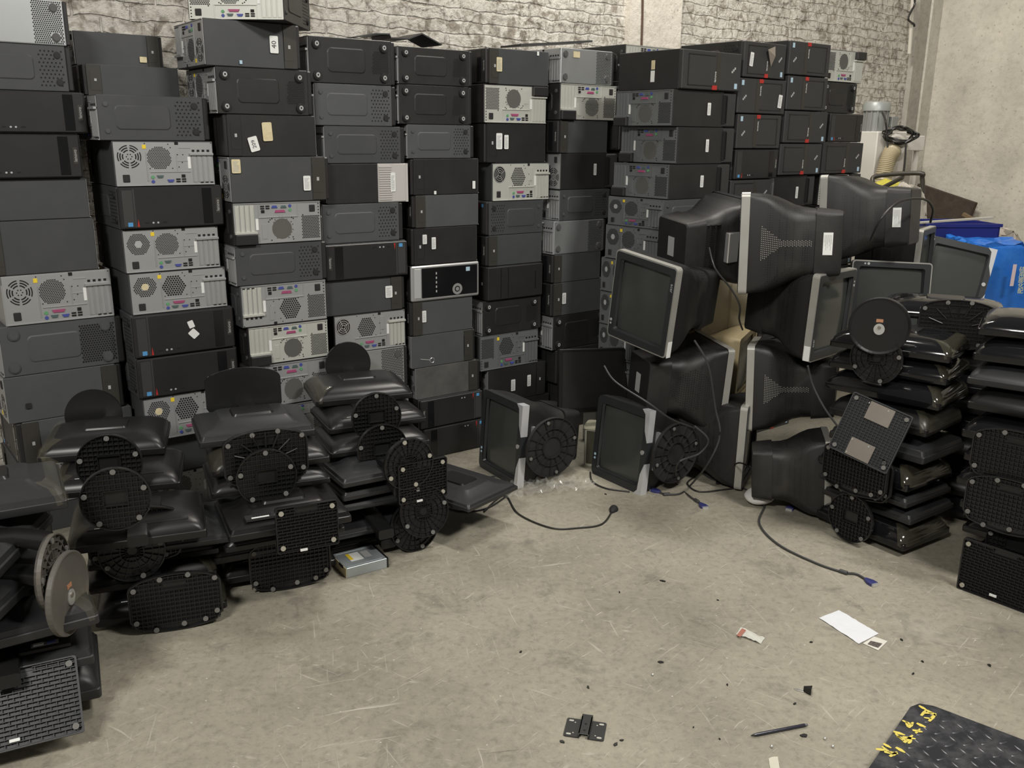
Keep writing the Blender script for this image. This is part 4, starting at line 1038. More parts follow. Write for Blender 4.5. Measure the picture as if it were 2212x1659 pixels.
    if tone is not None and o.data.materials[0] != m_:
        me = o.data.copy(); me.materials.clear(); me.materials.append(m_); o.data = me
    for (x, z) in ft:
        obj('rubber_foot', km('rfoot', lambda bm: (prism(bm, circ(0, 0, .0088, 14), 0, .004)), FOOTG) if feetmat is None else km('rfootp', lambda bm: (prism(bm, circ(0, 0, .0088, 14), 0, .004)), feetmat), None, o, Matrix.Translation((x, -th * .8, z)) @ Matrix.Rotation(PI / 2, 4, 'X'))
    if kind == 'steel':
        def pl(bm): box(bm, -.045, .055, -th - .002, -th * .6, .045, .118); box(bm, -.055, .045, -th - .002, -th * .6, -.118, -.045)
        def sc(bm):
            for (x, z) in ((-.05, .108), (.03, .108), (-.05, -.054), (.02, -.054), (-.05, -.11)): prism(bm, circ(x, z, .003, 8), th + .001, th + .003, Matrix.Rotation(PI / 2, 4, 'X'))
        obj('steel_weight', km('wplate', pl, STEEL), None, o)
        obj('weight_screws', km('wscr', sc, BRIGHT), None, o)
    if kind == 'smooth':
        obj('steel_washer', km('wash', lambda bm: prism(bm, circ(0, -.012, .021, 24, .023), th - .003, th + .003, Matrix.Rotation(PI / 2, 4, 'X')), BRIGHT), None, o)
        obj('washer_screw', km('washs', lambda bm: prism(bm, circ(0, -.005, .007, 12), th, th + .006, Matrix.Rotation(PI / 2, 4, 'X')), STEEL), None, o)
        obj('brown_sticker', km('brst', lambda bm: box(bm, -.014, .012, -th - .001, -th + .001, .016, .029), mat('brown sticker', (.45, .22, .12), .6)), None, o)
    if kind in ('rect', 'rectw'):
        def lb(bm): box(bm, -.03, -.005, -th - .001, -th * .7, -.086, -.078)
        obj('small_label', km('blab', lb, WHITE), None, o)
    return o
def flat_monitor(px, py, z, yaw, style='a', base='round', tilt=0, roll=0, w=1.0, film=0, flip=False, Y=None, ports=1, bz=.02, bdx=0, btilt=0, brr=0, tone=None, btone=None, feet=None, mtone=None, label='', group=None, gap=.05, brz=0, neck=True, sy=1.0, tk=1.25, at=None):
    """lies screen down; reference = lower front corner line of the slab, seen at (px, py), at height z"""
    R = R3(yaw, tilt, roll)
    Wm, Dm = .43 * w, .335 * sy
    ref = R @ Vector((0, -Dm / 2, 0))
    p = (G(px, py, z) if Y is None else PYd(px, py, Y))
    if at is not None: p = Vector((at[0], at[1], z))
    pos = p - ref
    root = empty('flat_monitor', Matrix.Translation(pos) @ R)
    m_ = mtone or {'a': MB_, 'b': MG_, 'g': MGL}[style]
    key = f'{style}{w}{sy}{m_.name}{tk}'; TK = Matrix.Diagonal((1, 1, tk, 1))
    S = lambda z_, ins, r=.02, dy=0: [(x, y + dy, z_) for x, y in rrect(-Wm / 2 + ins, Wm / 2 - ins, -Dm / 2 + ins, Dm / 2 - ins, r, 4)]
    obj('screen_bezel', km('fb' + key, lambda bm: loft(bm, [S(0, .002, .008), S(.003, 0, .008), S(.018, 0, .01), S(.020, .002, .01)]), m_, True), None, root, TK)
    obj('screen', km('fs' + key, lambda bm: box(bm, -Wm / 2 + .018, Wm / 2 - .018, -Dm / 2 + .022, Dm / 2 - .018, -.0008, .001), LCD), None, root)
    if style == 'b': prof = [S(.020, .006, .01), S(.032, .010, .015), S(.038, .03, .02), S(.040, .06, .02), S(.058, .085, .02), S(.060, .09, .02)]
    else: prof = [S(.020, .004, .02), S(.030, .006, .03), S(.044, .020, .045), S(.056, .050, .05), S(.062, .085, .045)]
    back = obj('back_shell', km('fk' + key, lambda bm: loft(bm, prof), m_, True), None, root, TK)
    def hub(bm): loft(bm, [[(x, y + .0, .050) for x, y in rrect(-.085, .085, -.06, .06, .015)], [(x, y, .067) for x, y in rrect(-.075, .075, -.05, .05, .015)]])
    obj('rear_hub', km('fh', hub, MB_, True), None, root, TK)
    if ports:
        def rc(bm): box(bm, -.15, .16, -Dm / 2 + .03, -Dm / 2 + .07, .043, .050, Matrix.Identity(4))
        t_ = Matrix.Translation((0, 0, 0))
        o = obj('connector_recess', km('frc' + key, rc, RUBBER), None, root, TK)
        obj('port_plate', km('fpp' + key, lambda bm: box(bm, .06, .13, -Dm / 2 + .045, -Dm / 2 + .064, .049, .0515), BRIGHT), None, o)
        obj('video_port', km('fvp' + key, lambda bm: box(bm, .10, .122, -Dm / 2 + .050, -Dm / 2 + .060, .051, .054), BLUE), None, o)
        obj('digital_port', km('fdp' + key, lambda bm: box(bm, .066, .092, -Dm / 2 + .050, -Dm / 2 + .060, .051, .0535), WHITE), None, o)
        if ports > 1: obj('barcode_label', km('fbl' + key, lambda bm: box(bm, -.13, -.07, -Dm / 2 + .034, -Dm / 2 + .043, .0495, .0508), WHITE), None, o)
        def vt(bm):
            for k in range(7): box(bm, -.12 + k * .009, -.116 + k * .009, -Dm / 2 + .045, -Dm / 2 + .064, .0495, .0512)
        obj('vent_slots', km('fvt' + key, vt, LGREY if ports > 2 else HOLE), None, o)
    if film:
        def fl(bm):
            S2 = lambda z_, ins, r=.03: [(x, y, z_) for x, y in rrect(-Wm / 2 + ins, Wm / 2 - ins, -Dm / 2 + ins, Dm / 2 - ins, r, 4)]
            loft(bm, [S2(.012, -.004), S2(.032, .002), S2(.048, .018), S2(.059, .048)], False)
            for v in bm.verts: v.co += Vector((random.uniform(-1, 1), random.uniform(-1, 1), random.uniform(-1, 1))) * .0022
            kill = [f for f in bm.faces if (f.calc_center_median().x * (1 if film == 1 else -1) < (Wm * .36 if film < 3 else -9)) ]
            bmesh.ops.delete(bm, geom=kill, context='FACES')
        obj('protective_film', km(f'film{film}{key}', fl, FILM), None, root, TK)
    if base:
        sgn = 1 if not flip else -1
        yb = -(Dm / 2 + gap) * sgn
        if neck:
            def nk(bm):
                loft(bm, [[(x, y, zz) for x, zz in rrect(-.04, .04, .044, .066, .008, 2)] for y in (-.03 * sgn,)] + [[(x, -(Dm / 2 - .01) * sgn, zz) for x, zz in rrect(-.032, .032, .035, .066, .008, 2)], [(x, yb, zz) for x, zz in rrect(-.032, .032, .012, .052, .008, 2)]])
            obj('stand_neck', km(f'fn{key}{gap}{sgn}', nk, MB_, True), None, root)
        M_ = Matrix.Translation((bdx, yb - .004 * sgn, bz)) @ Matrix.Rotation(math.radians(brz), 4, 'Z') @ Matrix.Rotation(math.radians(btilt), 4, 'X') @ Matrix.Rotation(math.radians(brr), 4, 'Y')
        if flip: M_ = M_ @ Matrix.Rotation(PI, 4, 'Z')
        stand_base(root, base, M_, feet, btone)
    tag(root, label, 'monitor', group)
    return root
# ---------------------------------------------------------------- tube monitors
TB = (.45, .42, .35)
TAPEW = WHITE
tube_monitor('hp', 1080, 945, -57, -4, -90, rest=0, parts=('base', 'clips'), label='grey tube monitor on its side with disc base, on floor before the fifth stack')
tube_monitor('hp', 1338, 958, -54, -5, -90, rest=0, parts=('base', 'clips'), label='grey tube monitor with disc base under the perforated black one, screen showing')
tube_monitor('acer', 1538, 820, 106, 2, -93, Y=4.36, parts=('labelb', 'dark'), label='perforated black tube monitor seen from behind, propping the tilted screen')
tube_monitor('acer', 1384, 655, -50, 2, 98, Y=4.02, parts=(('barcode_label', .13, .205, .005, .032, .1832, .1845, WHITE),), label='tilted tube monitor with silver edge and screen facing the tower stacks')
tube_monitor('acer', 1622, 950, 66, 0, -88, rest=0, label='dark tube monitor on floor, silver corner edge turned to the right pile')
tube_monitor('acer', 1790, 1018, 76, -4, -86, rest=0, size=.85, label='black tube monitor on floor, silver strip touching the flat monitor pile')
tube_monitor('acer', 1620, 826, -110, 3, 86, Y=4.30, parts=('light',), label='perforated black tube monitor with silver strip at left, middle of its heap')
tube_monitor('acer', 1800, 680, 44, 2, -90, Y=4.05, size=.96, parts=(('barcode_label', -.20, -.13, -.001, .03, .184, .1855, WHITE),), label='black tube monitor with silver side and pale screen, barcode sticker on edge')
tube_monitor('old', 1590, 512, 116, -4, -96, Y=4.42, size=.95, parts=('labelb', 'plate'), label='tube monitor from behind with slatted vents and a metal connector plate')
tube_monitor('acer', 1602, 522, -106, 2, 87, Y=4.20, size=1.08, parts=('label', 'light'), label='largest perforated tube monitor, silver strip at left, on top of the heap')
tube_monitor('acer', 1792, 470, -124, 4, 88, Y=4.95, size=1.08, parts=('label',), label='rear tube monitor topping the heap with white rating label')
tube_monitor('acer', 1922, 640, -2, -10, 182, Y=4.70, label='upside down tube monitor with silver rim behind the round glossy base')
tube_monitor('acer', 2000, 565, 55, 0, -90, Y=5.05, size=.9, label='narrowly seen tube monitor wedged between two pale screens')
tube_monitor('hp', 2062, 600, -8, -14, -78, Y=5.25, size=1.02, parts=('clips',), label='tube monitor with white curved trim beside the blue sack')
tube_monitor('beige', 1612, 785, 60, 3, -96, Y=4.58, size=.85, label='yellowed beige tube monitor wedged between the black ones')
# pale carton behind
def simple(name, build, mtl, label, cat, M=None, group=None, smooth=False):
    bm = bmesh.new(); build(bm); o = obj(name, mesh(bm, name, mtl, smooth));
    if M is not None: o.matrix_world = M
    tag(o, label, cat, group); return o
# ---------------------------------------------------------------- left piles of flat monitors
FMg = 'flat monitors heaped face down before the stacks'
def pile(specs, where):
    for i, s_ in enumerate(specs):
        s_ = dict(s_); lab_ = s_.pop('label')
        if i: s_.setdefault('tk', max(.8, min(1.3, (specs[i - 1]['z'] - s_['z'] - .003) / .063)))
        flat_monitor(label=lab_, **s_)
pile([
 dict(px=222, py=992, z=.50, yaw=17, style='a', base='disc', flip=True, bz=.06, bdx=-.07, film=2, ports=0, gap=.03, label='filmed black monitor topping the pile nearest the leftmost stack'),
 dict(px=250, py=1068, z=.425, yaw=17, style='a', base='round', bz=.135, film=2, ports=3, label='black monitor with white vent slots and round base, second in its pile'),
 dict(px=300, py=1180, z=.335, yaw=21, style='a', base='round', bz=.19, film=2, ports=2, bdx=-.05, gap=.03, label='wide backed monitor with blue port and yellowed film, third in its pile'),
 dict(px=365, py=1190, z=.27, yaw=21, style='b', base=None, ports=0, label='vented dark monitor sandwiched in the pile, edge showing at right'),
 dict(px=335, py=1215, z=.20, yaw=21, style='a', base='fan', bz=.135, bdx=-.05, ports=0, label='monitor with arched ribbed base hanging over a round one'),
 dict(px=330, py=1265, z=.125, yaw=21, style='a', base='round2', bz=.165, bdx=-.05, ports=0, film=1, label='low monitor with small round ribbed base, fifth in its pile'),
 dict(px=352, py=1335, z=.02, yaw=20, style='a', base='oval', bz=.088, bdx=.05, ports=2, film=1, sy=1.05, label='bottom monitor with large arched base resting on the concrete, blue port'),
], 'A')
pile([
 dict(px=560, py=955, z=.52, yaw=24, style='b', base='fan', flip=True, bz=.10, gap=.02, ports=0, label='dusty monitor topping the middle pile, stand standing up behind'),
 dict(px=590, py=1015, z=.445, yaw=24, style='a', base='fan', bz=.075, bdx=-.03, ports=0, film=2, label='black monitor whose fan ribbed base covers the middle pile'),
 dict(px=590, py=1060, z=.38, yaw=24, style='a', base='round', bz=.085, bdx=-.03, gap=.065, ports=0, label='monitor with big round ribbed base inside the fan shaped one'),
 dict(px=632, py=1150, z=.30, yaw=26, style='b', base='rect', bz=.04, bdx=.04, ports=2, film=0, feet=TPALE, mtone=MB_, label='squarish monitor with silver port strip and rectangular honeycomb base'),
 dict(px=620, py=1172, z=.235, yaw=26, style='a', base=None, ports=0, label='thick black monitor under the squarish one in the middle pile'),
 dict(px=590, py=1198, z=.15, yaw=26, style='a', base=None, ports=0, film=2, label='filmed glossy monitor low in the middle pile'),
 dict(px=606, py=1243, z=.03, yaw=24, style='a', base='oval', bz=.078, bdx=.03, ports=2, film=2, label='bottom monitor of the middle pile, arched base beside the optical drive'),
], 'B')
pile([
 dict(px=790, py=870, z=.52, yaw=22, style='a', base='disc', flip=True, bz=.09, gap=.01, ports=0, film=2, label='glossy monitor topping the third pile, round base behind'),
 dict(px=820, py=925, z=.45, yaw=26, style='a', base='round', bz=.07, bdx=-.03, ports=3, label='monitor with uppermost round ribbed base in the third pile'),
 dict(px=825, py=975, z=.385, yaw=26, style='a', base='round', bz=.035, bdx=-.02, gap=.06, ports=0, label='monitor with round base overlapped by the uppermost one'),
 dict(px=850, py=1034, z=.32, yaw=32, style='b', base='round2', bz=.075, bdx=.04, ports=0, film=1, mtone=MG_, feet=TPALE, label='satin grey monitor with large round base and brass feet'),
 dict(px=850, py=1062, z=.255, yaw=32, style='b', base='rect', bz=.06, bdx=.09, gap=.075, ports=0, feet=TPALE, label='monitor with rectangular honeycomb base under the large round one'),
 dict(px=835, py=1090, z=.205, yaw=28, style='b', base=None, ports=0, label='plain monitor in the lower third pile'),
 dict(px=930, py=1080, z=.15, tk=.8, yaw=-38, style='b', base=None, ports=0, w=1.0, label='monitor corner poking out towards the cable on floor'),
 dict(px=815, py=1150, z=.085, yaw=30, style='b', base='round2', bz=.10, bdx=.16, btilt=-12, gap=.10, ports=0, label='angular monitor with concentric ribbed base leaning at the pile end'),
 dict(px=822, py=1172, z=.015, yaw=30, style='a', base='round2', bz=.09, bdx=.11, gap=.09, btilt=-8, ports=0, label='bottom monitor of the third pile, base lying nearest the concrete'),
], 'C')
DUSTB = mat('dusty grey stand plastic', (.10, .095, .085), .5, 0, .5, (.20, .17, .14), 8)
# foreground left pile
pile([
 dict(px=-40, py=1130, z=.62, yaw=30, style='b', base=None, ports=0, film=1, label='dark monitor cut by the frame, highest of the foreground pile'),
 dict(px=52, py=1195, z=.53, yaw=96, style='b', base='disc', bz=-.05, bdx=-.02, gap=.07, ports=0, mtone=MG_, btone=DUSTB, label='charcoal monitor whose disc stand faces the next pile'),
 dict(px=66, py=1275, z=.43, yaw=92, style='b', base='smooth', bz=-.02, bdx=.02, gap=.08, ports=0, mtone=MG_, btone=DUSTB, label='charcoal monitor with smooth disc stand seen nearly edge on'),
 dict(px=30, py=1395, z=.32, yaw=34, style='b', base=None, ports=0, mtone=MG_, film=1, label='monitor wrapped in crinkled film at the foreground left'),
 dict(px=20, py=1475, z=.19, yaw=27, style='b', base='rectw', bz=-.05, bdx=.02, gap=.05, btilt=-38, ports=1, btone=RIB2, mtone=MG_, label='monitor with silver edge sockets and grey gridded base in the foreground'),
 dict(px=42, py=1548, z=.05, yaw=26, style='a', base=None, ports=0, tk=1.6, mtone=MG_, label='lowest charcoal monitor of the foreground pile on the concrete'),
], 'D')
# ---------------------------------------------------------------- right piles, set down by ground position
def lean_pile(g0, specs):
    for s_ in specs:
        s_ = dict(s_); lab_ = s_.pop('label'); dx, dy = s_.pop('o', (0, 0))
        flat_monitor(0, 0, label=lab_, at=(g0.x + dx, g0.y + dy), **s_)
lean_pile(G(1852, 1152, .03), [
 dict(z=.03, yaw=-56, style='g', base='round', bz=.085, ports=1, film=1, tk=1.5, gap=.05, label='bottom glossy monitor with round base on the concrete, right pile'),
 dict(z=.135, yaw=-54, o=(.02, .02), style='b', base=None, ports=0, tk=1.1, mtone=MG_, label='thin grey angular monitor under its twin in the right pile'),
 dict(z=.205, yaw=-55, o=(.0, .03), style='b', base='oval', bz=.11, bdx=.03, gap=.055, ports=0, tk=1.1, mtone=MG_, label='grey angular monitor whose arched base hides behind another arched one'),
 dict(z=.28, yaw=-55, o=(-.01, .02), style='g', base='oval', bz=.06, bdx=.03, gap=.08, ports=1, film=1, tk=1.5, label='glossy monitor with arched base and blue port, mid right pile'),
 dict(z=.40, yaw=-52, o=(.03, .01), style='b', base=None, ports=0, tk=1.5, mtone=MG_, label='charcoal monitor with chamfered end below the steel plated base'),
 dict(z=.505, yaw=-48, o=(.03, .03), style='a', base='steel', bz=.01, bdx=.05, btilt=-14, brz=10, brr=14, gap=.13, ports=0, film=1, tk=1.5, btone=RIB2, label='monitor with steel plated gridded base leaning out of the right pile'),
 dict(z=.615, yaw=-44, o=(.04, .04), style='g', base=None, ports=0, film=1, tk=1.4, w=1.12, label='glossy monitor edge with yellow tape, fourth in the right pile'),
 dict(z=.71, yaw=-40, o=(.06, .06), style='g', base='round2', bz=.075, bdx=-.03, gap=.03, ports=0, film=1, tk=1.3, w=1.12, label='glossy monitor taped at its corner, third in the right pile'),
 dict(z=.80, yaw=-38, o=(.06, .06), style='g', base='smooth', bz=.125, bdx=-.03, brz=14, gap=.05, ports=1, film=1, tk=1.3, w=1.12, label='glossy monitor with smooth round base, steel washer at its centre'),
])
lean_pile(G(1990, 1120, .1), [
 dict(z=.905, yaw=-24, o=(.10, .25), style='g', base='fan', bz=.0, gap=.05, w=1.15, bdx=.05, tk=1.2, ports=0, label='glossy monitor with tangled ribbed base on top of the right pile'),
])
lean_pile(G(2196, 1262, .05), [
 dict(z=.05, yaw=-50, style='g', base='rectw', bz=.055, bdx=-.02, gap=.09, ports=0, tk=1.5, feet=TPALE, label='lowest right monitor with flat rectangular base standing on concrete'),
 dict(z=.17, yaw=-48, o=(.02, .05), style='g', base='round', bz=.03, gap=.04, ports=0, tk=1.3, label='monitor with partly hidden round base above the plate stand'),
 dict(z=.27, yaw=-47, o=(.0, .06), style='g', base=None, ports=0, tk=1.3, label='black monitor second lowest at the right frame edge'),
 dict(z=.365, yaw=-46, o=(-.02, .07), style='g', base='oval', bz=-.01, gap=.06, ports=0, tk=1.3, label='monitor with wide gridded base at the right frame edge'),
 dict(z=.46, yaw=-46, o=(.0, .08), style='g', base=None, ports=0, tk=1.3, label='black monitor between two ribbed bases at the right frame edge'),
 dict(z=.555, yaw=-45, o=(-.02, .08), style='g', base='oval', bz=-.02, gap=.05, ports=0, tk=1.4, label='monitor with upper arched base at the right frame edge'),
 dict(z=.665, yaw=-42, o=(.0, .10), style='a', base=None, ports=0, tk=1.3, label='black monitor above the curved stand arm'),
 dict(z=.76, yaw=-38, o=(.0, .12), style='a', base=None, ports=0, tk=1.2, mtone=MG_, label='dull perforated monitor edge in the rightmost pile'),
 dict(z=.85, yaw=-36, o=(.02, .14), style='g', base=None, ports=0, film=1, tk=1.3, label='glossy monitor high in the rightmost pile'),
 dict(z=.945, yaw=-30, o=(.06, .16), style='g', base=None, ports=0, w=1.1, tk=1.2, label='glossy monitor next to the blue sack by the frame edge'),
])
lean_pile(G(2118, 1128, .03), [dict(z=.03 + k * .092, yaw=-40 + 3 * k % 7, o=(.01 * (k % 3), .015 * k), style='ga'[k % 2], base=None, ports=0, tk=1.35, w=1.05, label=f'dark monitor {w_} in the shaded pile between the two based piles') for k, w_ in enumerate(('at the very bottom', 'second from the bottom', 'third from the bottom', 'fourth from the bottom', 'fifth from the bottom', 'sixth from the bottom', 'seventh from the bottom', 'eighth from the bottom', 'topmost'))])
# ---------------------------------------------------------------- cartons and speaker
def boxobj(name, p, u, dims, m, label, cat, bev=.004, tilt=None, extra=None):
    """p = centre of the base, u = heading of its width"""
    bm = bmesh.new(); w, d, h = dims; box(bm, -w / 2, w / 2, -d / 2, d / 2, 0, h, None, bev, 2)
    o = obj(name, mesh(bm, name, m)); M = Matrix.Translation(p) @ Matrix.Rotation(u, 4, 'Z')
    if tilt: M = M @ tilt
    o.matrix_world = M; tag(o, label, cat); return o
r_ = math.radians
car = boxobj('carton', PYd(1560, 770, 4.72), r_(12), (.30, .08, .44), CARTON, 'pale cardboard carton standing behind the beige tube monitor', 'box', .002)
bm = bmesh.new(); box(bm, -.004, .004, -.051, -.0495, 0, .4); obj('carton_flap_seam', mesh(bm, 'seam', mat('carton seam', (.48, .42, .30), .85)), None, car)
# small loudspeaker between the two grey tube monitors
sp = G(1284, 1000); spk = empty('desktop_speaker', Matrix.Translation((sp.x, sp.y, 0)) @ Matrix.Rotation(r_(-18), 4, 'Z'))
obj('cabinet', km('spc', lambda bm: loft(bm, [[(x, y, z) for x, y in rrect(-.05, .05, -.05, .07, .02)] for z in (.0, .004, .20, .205)]), mat('beige speaker shell', (.44, .43, .36), .5), True), None, spk)
obj('grille', km('spg', lambda bm: loft(bm, [[(x, y, z) for x, y in rrect(-.035, .040, -.056, -.04, .006)] for z in (.015, .19)]), mat('olive speaker cloth', (.055, .055, .035), .7), True), None, spk)
obj('side_slats', km('sps', lambda bm: [box(bm, .0495, .052, -.03 + k * .016, -.022 + k * .016, .02, .19) for k in range(6)], DGREY), None, spk)
obj('top_rim', km('spr', lambda bm: loft(bm, [[(x, y, z) for x, y in rrect(-.055, .055, -.058, .075, .02)] for z in (.20, .212)]), mat('cream trim', (.60, .58, .45), .5)), None, spk)
tag(spk, 'small beige desktop speaker standing between the two grey tube monitors', 'speaker')
sc = boxobj('scanner_box', Vector((G(1296, 960).x + .03, G(1296, 960).y + .10, .0)), r_(35), (.22, .12, .30), LGREY, 'pale grey plastic box behind the small speaker', 'box', .01)
obj('lid', km('sclid', lambda bm: box(bm, -.112, .112, -.062, .062, .245, .262, None, .004), PLATEG), None, sc)
# leaning flat screen with its screen showing
R = R3(22, -9, 3); c = PYd(1285, 822, 4.47)
ls = empty('leaning_monitor', Matrix.Translation(c) @ R)
obj('screen_bezel', km('lsb', lambda bm: (box(bm, -.20, .20, 0, .03, -.165, .165, None, .004), box(bm, -.15, .15, .03, .055, -.12, .12, None, .01)), MB_), None, ls)
obj('screen', km('lss', lambda bm: box(bm, -.182, .182, -.001, .002, -.138, .148), LCD), None, ls)
hpb = obj('round_logo', km('lsl', lambda bm: prism(bm, circ(-.165, -.151, .008, 16), 0, .0015, Matrix.Rotation(PI / 2, 4, 'X')), LGREY), None, ls)
obj('lettering', textmesh('hp', INK, .009), None, hpb, Matrix.Translation((-.165, -.0017, -.151)) @ Matrix.Rotation(PI / 2, 4, 'X'))
tag(ls, 'matt black flat screen leaning against the seventh stack, screen facing out', 'monitor')
# ---------------------------------------------------------------- optical drive
d0 = G(777, 1222); od = empty('optical_drive', Matrix.Translation((d0.x, d0.y, 0)) @ Matrix.Rotation(r_(33), 4, 'Z'))
ODM = mat('drive housing', (.48, .53, .55), .35, .55, .15, (.4, .43, .44), 9)
obj('housing', km('odh', lambda bm: box(bm, -.085, .085, -.073, .073, 0, .041, None, .0015), ODM), None, od)
obj('front_fascia', km('odf', lambda bm: box(bm, .085, .092, -.0735, .0735, -.0, .042, None, .001), GLOSS), None, od)
obj('rear_panel', km('odr', lambda bm: box(bm, -.087, -.085, -.072, .072, .001, .040), OLDW), None, od)
obj('rear_slot', km('ods', lambda bm: box(bm, -.0885, -.086, -.045, -.005, .030, .041), HOLE), None, od)
obj('printed_label', km('odl', lambda bm: box(bm, -.045, .008, -.028, .04, .0412, .0418), WHITE), None, od)
obj('yellow_stripe', km('ody', lambda bm: box(bm, -.045, -.03, -.015, .04, .0418, .0422), YEL), None, od)
obj('small_label', km('odl2', lambda bm: box(bm, .015, .045, -.02, .035, .0412, .0418), LGREY), None, od)
obj('pressed_ridge', km('odp', lambda bm: (box(bm, -.075, .07, -.060, -.056, .041, .0425), box(bm, -.075, .07, .058, .062, .041, .0425)), ODM), None, od)
tag(od, 'silver optical drive with yellow and white label lying on concrete', 'disc drive')
# ---------------------------------------------------------------- cables
CAB = mat('black cable', (.022, .021, .02), .45); CABB = mat('blue plug plastic', (.035, .04, .16), .45); CABG = mat('grey black cable', (.045, .045, .045), .5)
def cable(name, pts, r, m, label, cat='cable', z=None, ends=(), group=None):
    P3 = [p if isinstance(p, Vector) else (G(p[0], p[1], (p[2] if len(p) > 2 else r + .001))) for p in pts]
    root = empty(name, Matrix.Translation(P3[0])); o = Matrix.Translation(-P3[0])
    bm = bmesh.new(); tube(bm, smoothpath(P3, 7), r, 8); me = mesh(bm, name, m, True)
    me.transform(o); obj('lead', me, None, root)
    for (i, kind) in ends:
        q = P3[i]; nb = P3[i - 1] if i != 0 else P3[1]; d = (q - nb); d.normalize()
        x = d; zz = Vector((0, 0, 1)); y = zz.cross(x).normalized(); zz = x.cross(y)
        M = basis(x, y, zz, q - P3[0])
        if kind == 'vga':
            pl_ = obj('plug', km('vgap', lambda bm: loft(bm, [[(xx, a, b_) for a, b_ in rrect(-wy, wy, -.007, .007, .003, 2)] for xx, wy in ((-.012, .006), (0, .012), (.012, .017), (.034, .018))]), CABB, True), None, root, M)
            obj('metal_shell', km('vgas', lambda bm: box(bm, .034, .043, -.014, .014, -.005, .005), BRIGHT), None, pl_)
        elif kind == 'ferrite': obj('ferrite_bead', km('ferr', lambda bm: tube(bm, [(-.018, 0, 0), (-.015, 0, 0), (.015, 0, 0), (.018, 0, 0)], [.005, .009, .009, .005], 12), CABG, True), None, root, M)
        elif kind == 'mains':
            pl_ = obj('plug', km('mainp', lambda bm: tube(bm, [(-.01, 0, 0), (0, 0, 0), (.02, 0, 0), (.034, 0, 0), (.036, 0, 0)], [.006, .012, .020, .020, .016], 14), RUBBER, True), None, root, M)
            obj('prongs', km('mainpr', lambda bm: (box(bm, .034, .054, -.009, -.005, -.004, .004), box(bm, .034, .054, .005, .009, -.004, .004)), BRIGHT), None, pl_)
    tag(root, label, cat, group); return root
cable('mains_cable', [(1045, 1105), (1090, 1070), (1120, 1110), (1190, 1140), (1250, 1140), (1300, 1132), (1322, 1105)], .004, CAB, 'black mains cable curling from the plastic film to a round plug', ends=((-1, 'mains'),))
cable('monitor_cable', [(975, 1095), (1010, 1060), (1060, 1030), (1095, 1035)], .0035, CAB, 'thin dark cable arching from the third pile to the tube monitor')
cable('power_cable', [(960, 1095), (1000, 1105), (1050, 1098), (1085, 1078), (1105, 1060)], .004, CAB, 'black cable lying between the third pile and the plastic film')
cable('video_cable', [(1500, 1010), (1540, 1035), (1600, 1052), (1650, 1085), (1640, 1130), (1680, 1175), (1760, 1215), (1822, 1236), (1850, 1240), (1874, 1254)], .0048, CABG, 'long video cable running over open concrete to a blue plug', ends=((7, 'ferrite'), (-1, 'vga')))
z3 = lambda x, y, Y: PYd(x, y, Y)
cable('video_cable', [z3(1500, 735, 3.85), z3(1530, 790, 3.85), z3(1545, 880, 3.9), z3(1555, 940, 3.9), z3(1530, 1000, 3.92), (1490, 1050), (1470, 1066), (1440, 1068), (1422, 1062)], .0045, CABG, 'video cable hanging over the perforated tube monitor to a blue plug', ends=((7, 'ferrite'), (-1, 'vga')))
cable('video_cable', [z3(1500, 920, 3.95), z3(1530, 950, 3.95), z3(1510, 980, 3.96), z3(1465, 1000, 3.92), (1462, 1045), (1490, 1072), (1505, 1082), (1515, 1090)], .0045, CABG, 'looped video cable ending in a plug near the disc base', ends=((-2, 'ferrite'), (-1, 'vga')))
cable('cable_loop', [(1500, 1030), (1485, 1045), (1510, 1062), (1560, 1058), (1605, 1050), (1590, 1035), (1550, 1045), (1552, 1035)], .004, CAB, 'loose black cable loops piled on floor before the heap', ends=((-1, 'vga'),))
cable('video_cable', [(1550, 1042), (1575, 1015), z3(1600, 1000, 3.9), (1640, 1025), (1680, 1060), (1720, 1085), (1710, 1095)], .004, CAB, 'black cable passing the silver corner towards the crumpled paper', ends=((-1, 'vga'),))
cable('hanging_cable', [z3(1532, 535, 4.0), z3(1545, 580, 3.95), z3(1580, 625, 3.95), z3(1598, 660, 3.95), z3(1597, 690, 4.0), z3(1604, 712, 4.1)], .0042, CAB, 'black cable hanging before the pale carton')
cable('hanging_cable', [z3(1745, 790, 3.75), z3(1755, 830, 3.75), z3(1780, 880, 3.72), z3(1815, 928, 3.7)], .0045, CABG, 'grey cable draped over the middle tube monitor towards the piles')
cable('hanging_cable', [z3(1305, 790, 3.9), z3(1330, 825, 3.85), z3(1400, 870, 3.72), z3(1450, 905, 3.8), z3(1500, 925, 3.98)], .004, CABG, 'cable draped along the lower edge of the perforated monitor')
cable('mains_cable', [(1275, 1020), (1280, 1040), (1310, 1055), (1360, 1062)], .004, CAB, 'short black cable curling beside the second disc base monitor')
cable('hanging_cable', [z3(1880, 520, 4.35), z3(1905, 470, 4.3), z3(1945, 435, 4.35), z3(1995, 430, 4.5), z3(2015, 450, 4.6), z3(2010, 480, 4.7)], .006, CAB, 'black cable looping over the rear tube monitor top')
